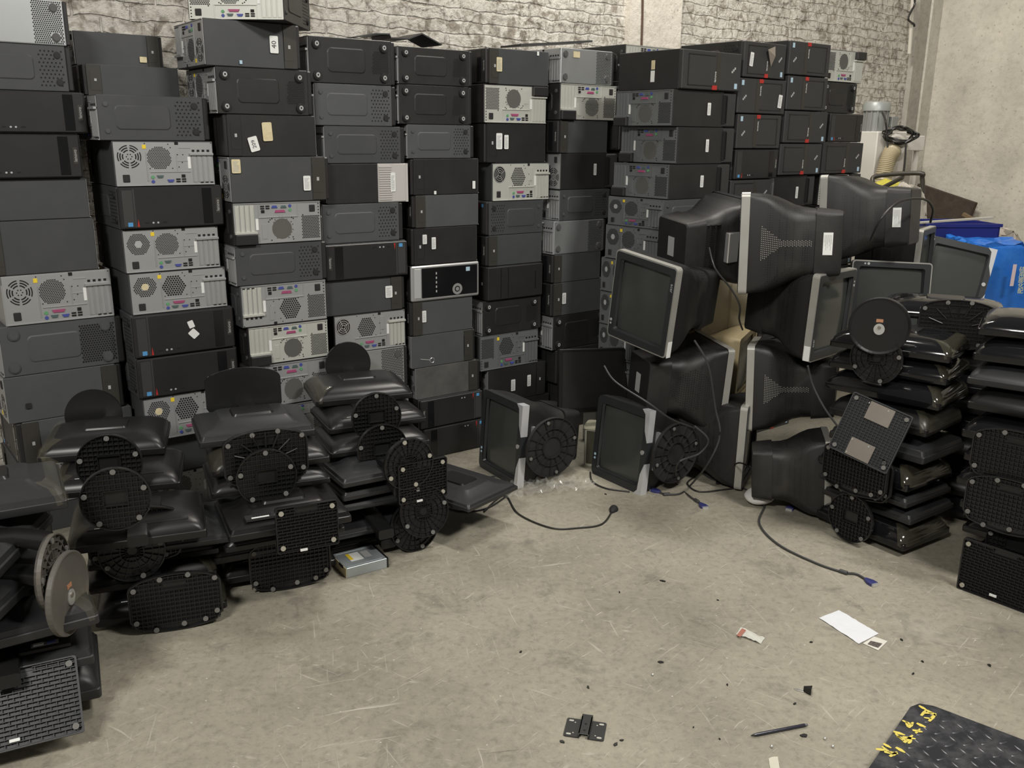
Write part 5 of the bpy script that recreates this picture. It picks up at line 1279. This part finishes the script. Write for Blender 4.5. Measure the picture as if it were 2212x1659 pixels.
# ---------------------------------------------------------------- plastic film, papers, litter
def sheet(name, quad, m, label, cat, th=.0006, nx=14, ny=10, amp=.004, lift=.002, seed=1, thick=True):
    r = random.Random(seed); bm = bmesh.new(); g_ = {}
    a, b_, c, d = [G(*q) for q in quad]
    hs = [[r.uniform(0, 1) for _ in range(ny + 3)] for _ in range(nx + 3)]
    for i in range(nx + 1):
        for j in range(ny + 1):
            s_, t = i / nx, j / ny; p = (a * (1 - s_) + b_ * s_) * (1 - t) + (d * (1 - s_) + c * s_) * t
            p.z = lift + amp * hs[i][j] * (math.sin(PI * s_) * .7 + .3)
            if amp > .01: p.x += r.uniform(-.008, .008); p.y += r.uniform(-.008, .008)
            g_[i, j] = bm.verts.new(p)
    for i in range(nx):
        for j in range(ny): bm.faces.new((g_[i, j], g_[i + 1, j], g_[i + 1, j + 1], g_[i, j + 1]))
    bmesh.ops.recalc_face_normals(bm, faces=bm.faces)
    if bm.faces and sum(f.normal.z for f in bm.faces) < 0: bmesh.ops.reverse_faces(bm, faces=bm.faces)
    if thick: bmesh.ops.solidify(bm, geom=list(bm.faces), thickness=th)
    me = mesh(bm, name, m, True); c0 = (a + b_ + c + d) / 4; me.transform(Matrix.Translation((-c0.x, -c0.y, 0)))
    o = obj(name, me); o.location = (c0.x, c0.y, 0); tag(o, label, cat); return o
PAPER = mat('white paper', (.74, .76, .80), .7, 0, .25, (.62, .63, .68), 40)
sheet('plastic_film', [(1085, 1048), (1290, 1040), (1285, 1062), (1090, 1082)], CLEAR, 'crumpled clear plastic film before the first grey tube monitor', 'plastic film', nx=30, ny=10, amp=.055, seed=3, thick=False)
sheet('envelope', [(1812, 1319), (1898, 1370), (1855, 1392), (1769, 1336)], PAPER, 'white paper envelope on open concrete, corner of the lit floor', 'envelope', amp=.0035, seed=4)
ph = sheet('photo_card', [(1888, 1376), (1917, 1386), (1897, 1406), (1864, 1391)], mat('card', (.70, .68, .62), .5), 'small card with dark picture sticking out by the envelope', 'card', nx=4, ny=4, amp=.001, seed=5)
c0 = ph.location.copy(); bm = bmesh.new(); qd = [G(1881, 1384, .0035) , G(1906, 1390, .0035), G(1897, 1399, .0035), G(1874, 1391, .0035)]
bm.faces.new([bm.verts.new(q_ - c0) for q_ in qd]); obj('picture', mesh(bm, 'pic', mat('dark picture', (.06, .05, .055), .5, 0, .8, (.3, .25, .2), 120)), None, ph)
zb = sheet('zip_bag', [(1600, 1357), (1652, 1380), (1643, 1392), (1590, 1372)], mat('milky plastic', (.62, .62, .57), .3, 0, .3, (.4, .45, .38), 90), 'small zip bag with red strip lying on open concrete', 'bag', nx=10, ny=6, amp=.008, seed=6)
c0 = zb.location.copy(); bm = bmesh.new(); bm.faces.new([bm.verts.new(q_ - c0) for q_ in (G(1603, 1357, .006), G(1612, 1361, .009), G(1599, 1376, .009), G(1591, 1372, .006))]); obj('red_zip_strip', mesh(bm, 'zip', mat('faded red strip', (.40, .16, .12), .5)), None, zb)
def crumple(name, px, py, r, m, label, cat, seed=1, sq=.6, rest=None):
    rr = random.Random(seed); bm = bmesh.new(); bmesh.ops.create_icosphere(bm, subdivisions=4, radius=r)
    ax = [Vector((rr.uniform(-1, 1), rr.uniform(-1, 1), rr.uniform(-1, 1))).normalized() for _ in range(26)]
    for v in bm.verts:
        n = v.co.normalized(); k = 1 + sum(.10 * abs(n.dot(a)) * (1 if i % 2 else -1) for i, a in enumerate(ax)) * .6
        v.co *= k; v.co.z *= sq
    mz = min(v.co.z for v in bm.verts)
    for v in bm.verts: v.co.z -= mz
    o = obj(name, mesh(bm, name, m)); q = G(px, py, 0) if rest is None else rest; o.location = q; tag(o, label, cat); return o
crumple('crumpled_paper', 1640, 1084, .075, mat('tissue', (.72, .70, .68), .8), 'crumpled white wrapping paper on floor between the tube monitors', 'paper', 8, .42)
# bracket
b0 = G(1264, 1577); br = empty('mounting_bracket', Matrix.Translation((b0.x, b0.y, 0)) @ Matrix.Rotation(r_(-12), 4, 'Z'))
BRK = mat('black bracket steel', (.024, .026, .026), .45, .2)
def bk_(bm):
    for sx in (-1, 1):
        prism(bm, rrect(min(sx * .014, sx * .058), max(sx * .014, sx * .058), -.042, .042, .006, 3), .001, .0035)
        box(bm, min(sx * .012, sx * .016), max(sx * .012, sx * .016), -.042, .048, .001, .012)
    box(bm, -.016, .016, -.035, .058, .0095, .012, None, .0008)
obj('plate', km('bkp', bk_, BRK), None, br)
def slots_(bm):
    for sx in (-1, 1):
        for sy in (-1, 1): prism(bm, [(x + sx * .044, y + sy * .031) for x, y in rrect(-.007, .007, -.0035, .0035, .003, 3)], .0035, .0038)
        for sy in (-1, 1): prism(bm, circ(sx * .032, sy * .024, .0022, 10), .0035, .0038)
obj('slots', km('bks', slots_, mat('floor seen through slots', (.50, .49, .44), .7)), None, br)
obj('bolt_holes', km('bkh', lambda bm: (prism(bm, circ(0, .012, .004, 12), .012, .0123), prism(bm, circ(0, -.018, .004, 12), .012, .0123)), HOLE), None, br)
tag(br, 'black folded metal mounting bracket with four slots on open concrete', 'bracket')
# pen
p0, p1 = G(1622, 1589, .006), G(1744, 1565, .006); dv = (p1 - p0)
pn = empty('ballpoint_pen', basis(dv.normalized(), Vector((0, 0, 1)).cross(dv.normalized()), Vector((0, 0, 1)), p0)); Lp = dv.length
obj('barrel', km('penb', lambda bm: tube(bm, [(.008, 0, 0), (.02, 0, 0), (Lp * .95, 0, 0)], [.003, .0048, .0048], 12), mat('dark pen barrel', (.03, .03, .045), .2), True), None, pn)
obj('tip', km('pent', lambda bm: tube(bm, [(0, 0, 0), (.010, 0, 0)], [.001, .0035], 10), RUBBER, True), None, pn)
obj('end_cap', km('penc', lambda bm: tube(bm, [(Lp * .95, 0, 0), (Lp, 0, 0)], [.0042, .0035], 10), DGREY, True), None, pn)
tag(pn, 'dark ballpoint pen lying on concrete near the steel plate', 'pen')
# binder clip
c0 = G(1735, 1494); bc = empty('binder_clip', Matrix.Translation((c0.x, c0.y, 0)) @ Matrix.Rotation(r_(-25), 4, 'Z'))
obj('clip_body', km('bcb', lambda bm: prism(bm, [(0, 0), (.024, -.012), (.024, .014)], 0, .02, None), GLOSS), None, bc)
obj('wire_handle', km('bcw', lambda bm: tube(bm, [(.002, .004, .003), (-.02, .005, .003), (-.028, 0, .003), (-.02, -.005, .003), (.002, -.004, .003)], .0013, 6), BRIGHT, True), None, bc)
tag(bc, 'black binder clip with wire handle on open concrete', 'clip')
# plastic chips and grit on the floor, each its own flake
CH = mat('black plastic chip', (.018, .017, .017), .4); chs = []
CHIPS = [(1432, 1256, .012), (1550, 1297, .006), (1338, 1280, .006), (1427, 1431, .013), (1270, 1485, .009), (1215, 1603, .009), (1329, 1609, .010), (1343, 1600, .008), (1571, 1480, .006), (1752, 1388, .007), (1717, 1521, .007), (1736, 1590, .014), (1947, 1383, .009), (1993, 1430, .008), (2137, 1438, .010), (1972, 1456, .006), (1125, 1409, .008), (1308, 1068, .008), (1554, 1597, .005), (1498, 1572, .004)]
for i, (x, y, s_) in enumerate(CHIPS):
    rr = random.Random(i); bm = bmesh.new(); n = 5
    prism(bm, [(s_ * rr.uniform(.6, 1.2) * math.cos(2 * PI * k / n), s_ * .55 * rr.uniform(.6, 1.2) * math.sin(2 * PI * k / n)) for k in range(n)], 0, .0035)
    o = obj('plastic_chip', mesh(bm, 'chip', CH)); o.location = G(x, y); o.rotation_euler = (0, 0, rr.uniform(0, 3)); tag(o, 'small black plastic chip lying loose on open concrete', 'chip', 'broken plastic chips scattered on the floor')
for i, (x, y) in enumerate([(1782, 1595), (1667, 1612), (1799, 1612), (1410, 1457)]):
    bm = bmesh.new(); bmesh.ops.create_icosphere(bm, subdivisions=2, radius=.0042); o = obj('screw', mesh(bm, 'screw', BRIGHT, True)); o.location = G(x, y, .0042); tag(o, 'tiny bright loose screw head on open concrete', 'screw', 'tiny loose screws on the floor')
sheet('paper_scrap', [(1660, 1640), (1680, 1636), (1684, 1662), (1664, 1664)], mat('scrap', (.60, .58, .48), .7), 'pale paper scrap at the bottom frame edge', 'paper', nx=3, ny=3, amp=.004, seed=9)
# ---------------------------------------------------------------- checker plate platform (floor scale) lower right
A_, B2, C2 = G(1978, 1510, .06), G(1828, 1662, .06), G(2230, 1605, .06)
u = (C2 - A_); u.z = 0; u.normalize(); v = (B2 - A_); v.z = 0; v = (v - u * v.dot(u)).normalized()
pm = bpy.data.materials.new('worn checker steel'); pm.use_nodes = True; nt = pm.node_tree; bb = nt.nodes['Principled BSDF']; bb.inputs['Metallic'].default_value = .35; bb.inputs['Roughness'].default_value = .45
tc = nt.nodes.new('ShaderNodeTexCoord'); n1 = nt.nodes.new('ShaderNodeTexNoise'); n1.inputs['Scale'].default_value = 14; n1.inputs['Detail'].default_value = 9; n1.inputs['Roughness'].default_value = .7
r1 = nt.nodes.new('ShaderNodeValToRGB'); r1.color_ramp.elements[0].color = (.030, .032, .038, 1); r1.color_ramp.elements[0].position = .45; r1.color_ramp.elements[1].color = (.13, .13, .14, 1); r1.color_ramp.elements[1].position = .75
nt.links.new(tc.outputs['Object'], n1.inputs['Vector']); nt.links.new(n1.outputs[0], r1.inputs[0]); nt.links.new(r1.outputs[0], bb.inputs['Base Color'])
plat = empty('floor_scale', basis(u, -v, Vector((0, 0, 1)), Vector((A_.x, A_.y, 0))))
obj('deck', km('deck', lambda bm: prism(bm, [(.05, 0), (1.2, 0), (1.2, -1.0), (0, -1.0), (0, -.05), (.015, -.015)], .05, .06), pm), None, plat)
obj('skirt', km('skirt', lambda bm: prism(bm, [(.055, -.006), (1.19, -.006), (1.19, -.99), (.006, -.99), (.006, -.055)], .0, .05), mat('rusty dark edge', (.02, .013, .01), .8)), None, plat)
def studs(bm):
    for i in range(24):
        for j in range(20):
            x = .06 + i * .037; y = -.05 - j * .037
            a = PI / 4 if (i + j) % 2 else -PI / 4
            M_ = Matrix.Translation((x, y, .0595)) @ Matrix.Rotation(a + .2, 4, 'Z')
            loft(bm, [[M_ @ Vector((p[0], p[1], 0)) for p in circ(0, 0, .0145, 10, .0042)], [M_ @ Vector((p[0], p[1], .0018)) for p in circ(0, 0, .011, 10, .0016)]])
obj('raised_pattern', km('studs', studs, mat('worn stud steel', (.10, .10, .11), .32, .6), True), None, plat)
YP = mat('yellow brushed paint', (.75, .62, .12), .6, 0, .3, (.4, .36, .2), 60)
inv = plat.matrix_world.inverted()
def strokes(bm):
    S_ = [(1985, 1524, 2002, 1534, .005), (1990, 1546, 2000, 1534, .005), (2002, 1534, 2022, 1546, .006), (2007, 1558, 2022, 1541, .005), (1992, 1540, 2018, 1540, .004), (1996, 1550, 2012, 1552, .004),
          (1949, 1556, 1972, 1566, .005), (1963, 1572, 1973, 1560, .005), (1980, 1562, 2000, 1571, .006), (1971, 1577, 1993, 1581, .006), (1978, 1584, 1988, 1574, .004), (1958, 1558, 1960, 1570, .004),
          (1930, 1580, 1955, 1588, .006), (1938, 1590, 1960, 1600, .006), (1953, 1604, 1972, 1588, .006), (1950, 1592, 1978, 1596, .006), (1934, 1584, 1950, 1600, .004), (1962, 1606, 1970, 1598, .004),
          (1892, 1618, 1915, 1620, .005), (1908, 1606, 1925, 1616, .005), (1910, 1624, 1940, 1628, .006), (1935, 1614, 1955, 1626, .006), (1922, 1634, 1938, 1624, .005), (1905, 1612, 1930, 1632, .004)]
    rr = random.Random(2)
    for x0, y0, x1, y1, w in S_:
        a = inv @ G(x0, y0, .0615); c = inv @ G(x1, y1, .0615); d = (c - a); n = Vector((-d.y, d.x, 0)).normalized() * w
        bm.faces.new([bm.verts.new(q_) for q_ in (a - n * .6, a + (c - a) * .5 - n * rr.uniform(.8, 1.2), c - n * .3, c + n * .5, a + (c - a) * .5 + n * rr.uniform(.8, 1.2), a + n * .7)])
obj('painted_characters', km('ypaint', strokes, YP), None, plat)
tag(plat, 'steel checker plate floor scale with yellow painted characters, cut by frame', 'scale')
# ---------------------------------------------------------------- dust extractor by the corner
WM = mat('off white sheet steel', (.66, .64, .60), .45, .1, .2, (.5, .47, .4), 6)
e0 = plane_hit(1900, 300, WP + WN * .55, WN); YE = 7.7
def PE(x, y, Yv=YE): return PYd(x, y, Yv)
me_ = empty('dust_extractor', Matrix.Translation(Vector((PE(1885, 400).x, YE, 0))) @ Matrix.Rotation(RW - .25, 4, 'Z'))
s0 = 7.9 / 1950
def zpx(y): return PE(1885, y).z
obj('housing', km('exh', lambda bm: box(bm, -.16, .16, -.15, .15, .0, zpx(284), None, .008), WM), None, me_)
obj('side_duct', km('exd', lambda bm: box(bm, .16, .42, -.10, .12, zpx(325), zpx(292), None, .006), WM), None, me_)
obj('support_post', km('exp', lambda bm: (box(bm, .17, .19, -.08, -.06, 0, zpx(325)), box(bm, .36, .39, -.08, -.05, 0, zpx(325))), WM), None, me_)
def motor(bm):
    loft(bm, [[(x - .05, y, z) for x, y in circ(0, 0, r, 20)] for z, r in ((zpx(284), .095), (zpx(238), .095))])
    for k in range(14): box(bm, .09, .102, -.006, .006, zpx(283), zpx(240), Matrix.Translation((-.05, 0, 0)) @ Matrix.Rotation(2 * PI * k / 14, 4, 'Z'))
mo = obj('motor', km('exm', motor, mat('grey motor paint', (.25, .26, .25), .45, .2)), None, me_)
obj('motor_cowl', km('exc', lambda bm: loft(bm, [[(x - .05, y, z) for x, y in circ(0, 0, r, 24)] for z, r in ((zpx(240), .108), (zpx(226), .106), (zpx(220), .09))]), mat('cowl grey', (.32, .34, .33), .4, .2), True), None, mo)
obj('terminal_box', km('ext', lambda bm: box(bm, .04, .11, -.09, -.02, zpx(275), zpx(252), None, .004), mat('grey motor paint', (.25, .26, .25))), None, mo)
hp_ = [Vector((-.02, -.19, zpx(326))), Vector((-.08, -.23, zpx(330))), Vector((-.13, -.25, zpx(350))), Vector((-.15, -.25, zpx(400))), Vector((-.16, -.25, zpx(520))), Vector((-.16, -.25, zpx(600)))]
def hose(bm):
    P_ = smoothpath(hp_, 22); tube(bm, P_, [.060 + .005 * (i % 2) for i in range(len(P_))], 18)
obj('flexible_hose', km('exhose', hose, mat('ribbed translucent hose', (.42, .36, .24), .4), True), None, me_)
obj('intake_collar', km('exic', lambda bm: tube(bm, [(.03, -.15, zpx(318)), (.0, -.20, zpx(318))], [.11, .07], 20), WM, True), None, me_)
tag(me_, 'white dust extractor with grey motor and ribbed hose near the corner pillar', 'machine')
rr = random.Random(11); coil = []
cp = PE(1945, 292, 7.45)
for k in range(90):
    a = k * .55; coil.append(cp + Vector((.14 * math.cos(a) * rr.uniform(.6, 1.05), rr.uniform(-.04, .04), .065 * math.sin(a) * rr.uniform(.5, 1.1))))
bm = bmesh.new(); tube(bm, smoothpath(coil, 4), .0075, 6); o = obj('cable_coil', mesh(bm, 'coil', CAB, True)); tag(o, 'tangled coil of black cable hung on the white extractor', 'cable')
cable('motor_cable', [PE(1906, 243, 7.5), PE(1913, 262, 7.45), PE(1916, 300, 7.45), PE(1922, 380, 7.4)], .008, CAB, 'thin black cable from the grey motor down to the floor')
cable('machine_cable', [PE(1957, 310, 7.4), PE(1955, 345, 7.4), PE(1951, 385, 7.4)], .008, CAB, 'short black lead hanging below the tangled coil')
# wires on the pillar
pw = lambda x, y: plane_hit(x, y, WP + WN * .09, WN)
cable('pillar_wire', [pw(1974, -20), pw(1976, 8), pw(1968, 25), pw(1962, 42), pw(1974, 52), pw(1975, 58)], .009, CAB, 'black wire wandering down the corner pillar')
cable('conduit_pipe', [plane_hit(1973, -30, WP + WN * .07, WN), plane_hit(1968, 60, WP + WN * .07, WN), plane_hit(1964, 116, WP + WN * .07, WN)], .016, mat('white conduit', (.60, .57, .5), .5), 'pale conduit pipe fixed on the corner pillar', 'pipe')
cable('wall_pipe', [plane_hit(1388.5, -30, WP + WN * .062, WN), plane_hit(1388, 30, WP + WN * .062, WN), plane_hit(1386, 100, WP + WN * .062, WN), plane_hit(1384, 200, WP + WN * .062, WN)], .007, mat('brown cable', (.09, .05, .035), .6), 'thin brown line running down the whitewashed pilaster', 'pipe')
# hand cart handle
hc = [PE(1882, 420, 6.9), PE(1884, 395, 6.9), PE(1896, 380, 6.9), PE(1985, 374, 6.7), PE(1992, 385, 6.7), PE(1993, 420, 6.7), PE(1996, 560, 6.7)]
bm = bmesh.new(); tube(bm, smoothpath(hc, 6), .017, 10)
lowp = PE(1882, 700, 6.9); tube(bm, [hc[0], Vector((hc[0].x, hc[0].y, .02))], .017, 10); tube(bm, [hc[-1], Vector((hc[-1].x, hc[-1].y, .02))], .017, 10)
tube(bm, [PE(1894, 412, 6.9), PE(1950, 383, 6.75)], .016, 8)
ob = obj('hand_cart', mesh(bm, 'cart', mat('dark cart tube', (.06, .055, .045), .45, .3), True)); tag(ob, 'dark bent tube handle of a hand cart before the white extractor', 'cart')
# yellow sack, grey bag, blue crate, blue sack, planks, cloth
def blob(name, pts, Yv, depth, m, label, cat, seed=1, puff=.05, zb=None):
    """a filled sack: outline seen from the front given real depth and folds"""
    front = [PYd(x, y, Yv) for x, y in pts]; c = sum(front, Vector()) / len(front); r = random.Random(seed)
    bm = bmesh.new(); secs = []
    for q, (dy, k) in enumerate(((0 - depth / 2, .80), (-depth * .46, .93), (-depth * .25, .98), (0, 1.0), (depth * .25, .97), (depth * .5, .6))):
        secs.append([(c + (p - c) * (k * r.uniform(.97, 1.03))) + Vector((0, dy + depth / 2, 0)) - c for p in front])
    loft(bm, secs)
    bmesh.ops.subdivide_edges(bm, edges=bm.edges[:], cuts=2, use_grid_fill=True)
    for v in bm.verts: v.co += Vector((r.uniform(-1, 1), r.uniform(-1, 1), r.uniform(-1, 1))) * puff * .12
    o = obj(name, mesh(bm, name, m, True)); o.location = c; tag(o, label, cat); return o
blob('yellow_sack', [(1892, 425), (1896, 405), (1925, 388), (1952, 393), (1958, 425), (1950, 470), (1940, 640), (1900, 640)], 7.05, .25, mat('yellow woven plastic', (.58, .52, .07), .5, 0, .5, (.40, .36, .08), 12), 'bright yellow sack behind the rear tube monitor', 'sack', 2)
blob('grey_bag', [(1962, 405), (1978, 398), (1995, 403), (2000, 432), (2010, 520), (2010, 640), (1950, 640), (1955, 440)], 6.45, .3, mat('thin grey plastic bag', (.42, .39, .34), .45, 0, .4, (.32, .29, .25), 20), 'thin grey plastic bag hanging under the cart handle', 'bag', 5, .12)
cr = PYd(2045, 505, 5.9); cy = empty('blue_crate', Matrix.Translation((cr.x, cr.y, cr.z - .12)) @ Matrix.Rotation(r_(6), 4, 'Z'))
BC_ = mat('dark blue plastic', (.018, .025, .17), .4)
def crate(bm):
    w, d, h, t = .24, .18, .20, .012
    box(bm, -w, w, -d, -d + t, 0, h); box(bm, -w, w, d - t, d, 0, h); box(bm, -w, -w + t, -d, d, 0, h); box(bm, w - t, w, -d, d, 0, h); box(bm, -w, w, -d, d, 0, t)
    box(bm, -w - .01, w + .01, -d - .01, -d + .004, h - .02, h)
obj('tub', km('crate', crate, BC_), None, cy); tag(cy, 'dark blue plastic crate in front of the dark plank', 'crate')
bt = boxobj('batten', PYd(2060, 478, 5.75), r_(4), (.50, .03, .012), mat('pale batten', (.42, .40, .35), .7), 'pale thin batten lying across the blue crate', 'wood', .001, Matrix.Rotation(r_(-4), 4, 'Y'))
def plank(name, a, b_, w, th, m, label):
    d = (b_ - a); Lq = d.length; d.normalize(); y = RN.copy(); y = (y - d * y.dot(d)).normalized(); z = d.cross(y)
    bm = bmesh.new(); box(bm, 0, Lq, -th / 2, th / 2, -w / 2, w / 2, None, .004); o = obj(name, mesh(bm, name, m)); o.matrix_world = basis(d, y, z, a); tag(o, label, 'wood'); return o
WD = mat('dark weathered timber', (.045, .032, .024), .8, 0, .6, (.09, .07, .05), 22)
rwp = lambda x, y, off: plane_hit(x, y, CORNER + RN * off, RN)
plank('timber_plank', rwp(1975, 425, .10), rwp(2098, 468, .12), .26, .05, WD, 'dark weathered plank leaning along the plastered wall')
plank('timber_pole', rwp(2080, 462, .28), rwp(2225, 545, .22), .035, .035, mat('brown pole', (.16, .11, .06), .7), 'thin brown pole sloping down past the blue sack')
blob('grey_cloth', [(1985, 520), (2010, 500), (2060, 490), (2100, 500), (2140, 494), (2200, 505), (2225, 530), (2225, 640), (2000, 640)], 6.3, .25, mat('grey fabric heap', (.40, .36, .31), .85, 0, .5, (.28, .25, .21), 14), 'heap of grey cloth behind the pale screens', 'cloth', 8, .25)
blob('blue_sack', [(2068, 514), (2100, 516), (2150, 521), (2216, 520), (2236, 540), (2226, 575), (2232, 640), (2232, 760), (2110, 760), (2110, 640), (2125, 600), (2080, 560)], 5.55, .30, mat('blue woven plastic', (.02, .13, .50), .22, 0, .35, (.06, .25, .62), 18, .5, 60), 'crinkled blue woven sack with pale printed strip', 'sack', 9, .10)
bs = bpy.data.objects['blue_sack']
Minv = Matrix.Translation(-bs.location)
bm = bmesh.new(); qs = [PYd(2189, 571, 5.44), PYd(2197, 571, 5.44), PYd(2189, 618, 5.44), PYd(2181, 618, 5.44)]
bm.faces.new([bm.verts.new(q_ - bs.location + Vector((0, .0, 0))) for q_ in qs]); obj('pale_printed_strip', mesh(bm, 'strip', mat('pink white print', (.62, .50, .52), .5)), None, bs)
for k, chx in enumerate('硅用膨化配'):
    q_ = PYd(2208 - k * 1.0, 583 + k * 11.5, 5.43) - bs.location
    obj('printed_character', textmesh(chx, mat('pale yellow print', (.68, .66, .28), .5), .036), None, bs, Matrix.Translation(q_) @ Matrix.Rotation(r_(90), 4, 'X'))
# bent black trays on top of the stacks
def strip(name, pts, Yv, dep, th, label, rot=0):
    bm = bmesh.new(); P_ = [PYd(x, y, Yv) for x, y in pts]; off = WU.cross(Vector((0, 0, 1)))
    for a, c in zip(P_, P_[1:]):
        t = Vector((0, 0, th)); bk = Vector((-.62, .78, 0)) * dep
        vs = [bm.verts.new(q_) for q_ in (a, c, c + bk, a + bk, a + t, c + t, c + bk + t, a + bk + t)]
        for f in ((0, 1, 2, 3), (7, 6, 5, 4), (0, 4, 5, 1), (1, 5, 6, 2), (2, 6, 7, 3), (3, 7, 4, 0)): bm.faces.new([vs[i] for i in f])
    o = obj(name, mesh(bm, name, SHELL['blk'])); tag(o, label, 'metal sheet')
strip('bent_sheet', [(765, 82), (812, 74), (842, 75), (845, 83), (884, 85), (912, 74), (955, 98)], 4.62, .18, .006, 'bent black metal sheet lying on top of the fourth and fifth stacks')
strip('black_cover', [(1125, 99), (1185, 96), (1280, 91)], 5.15, .18, .010, 'black case cover lying on top of the sixth and seventh stacks')
# key ring on the dusty tower
def on_surface(px, py, off=.002):
    dg = bpy.context.evaluated_depsgraph_get(); ok, loc, nor, *_ = SC.ray_cast(dg, EYE, ray(px, py).normalized())
    if nor.dot(ray(px, py)) > 0: nor = -nor
    return loc + nor * off, nor
kq, kn = on_surface(933, 778); km1, _ = on_surface(908, 776)
bm = bmesh.new(); side = kn.cross(Vector((0, 0, 1))).normalized(); tube(bm, [kq + side * .013 * math.cos(a) + Vector((0, 0, .013 * math.sin(a))) for a in [2 * PI * k / 16 for k in range(17)]], .0016, 6)
tube(bm, [kq - (kq - km1).normalized() * .013, km1], .002, 6); o = obj('key_ring', mesh(bm, 'key ring', BRIGHT, True)); tag(o, 'small key ring hanging on a charcoal tower of the fifth stack', 'key ring')
tq, tn = on_surface(1664, 122, .004); sd = tn.cross(Vector((0, 0, 1))).normalized()
bm = bmesh.new(); vs = [bm.verts.new(tq + sd * a + Vector((0, 0, b_)) + tn * c_) for a, b_, c_ in ((-.03, .05, 0), (.04, .03, .01), (.0, -.05, .005), (-.01, 0, .02))]
for q_ in ((0, 1, 3), (1, 2, 3), (2, 0, 3)): bm.faces.new([vs[i] for i in q_])
o = obj('film_scrap', mesh(bm, 'scrap', mat('brown plastic scrap', (.22, .19, .16), .4))); tag(o, 'torn brownish film scrap stuck on a red cornered front', 'plastic film')
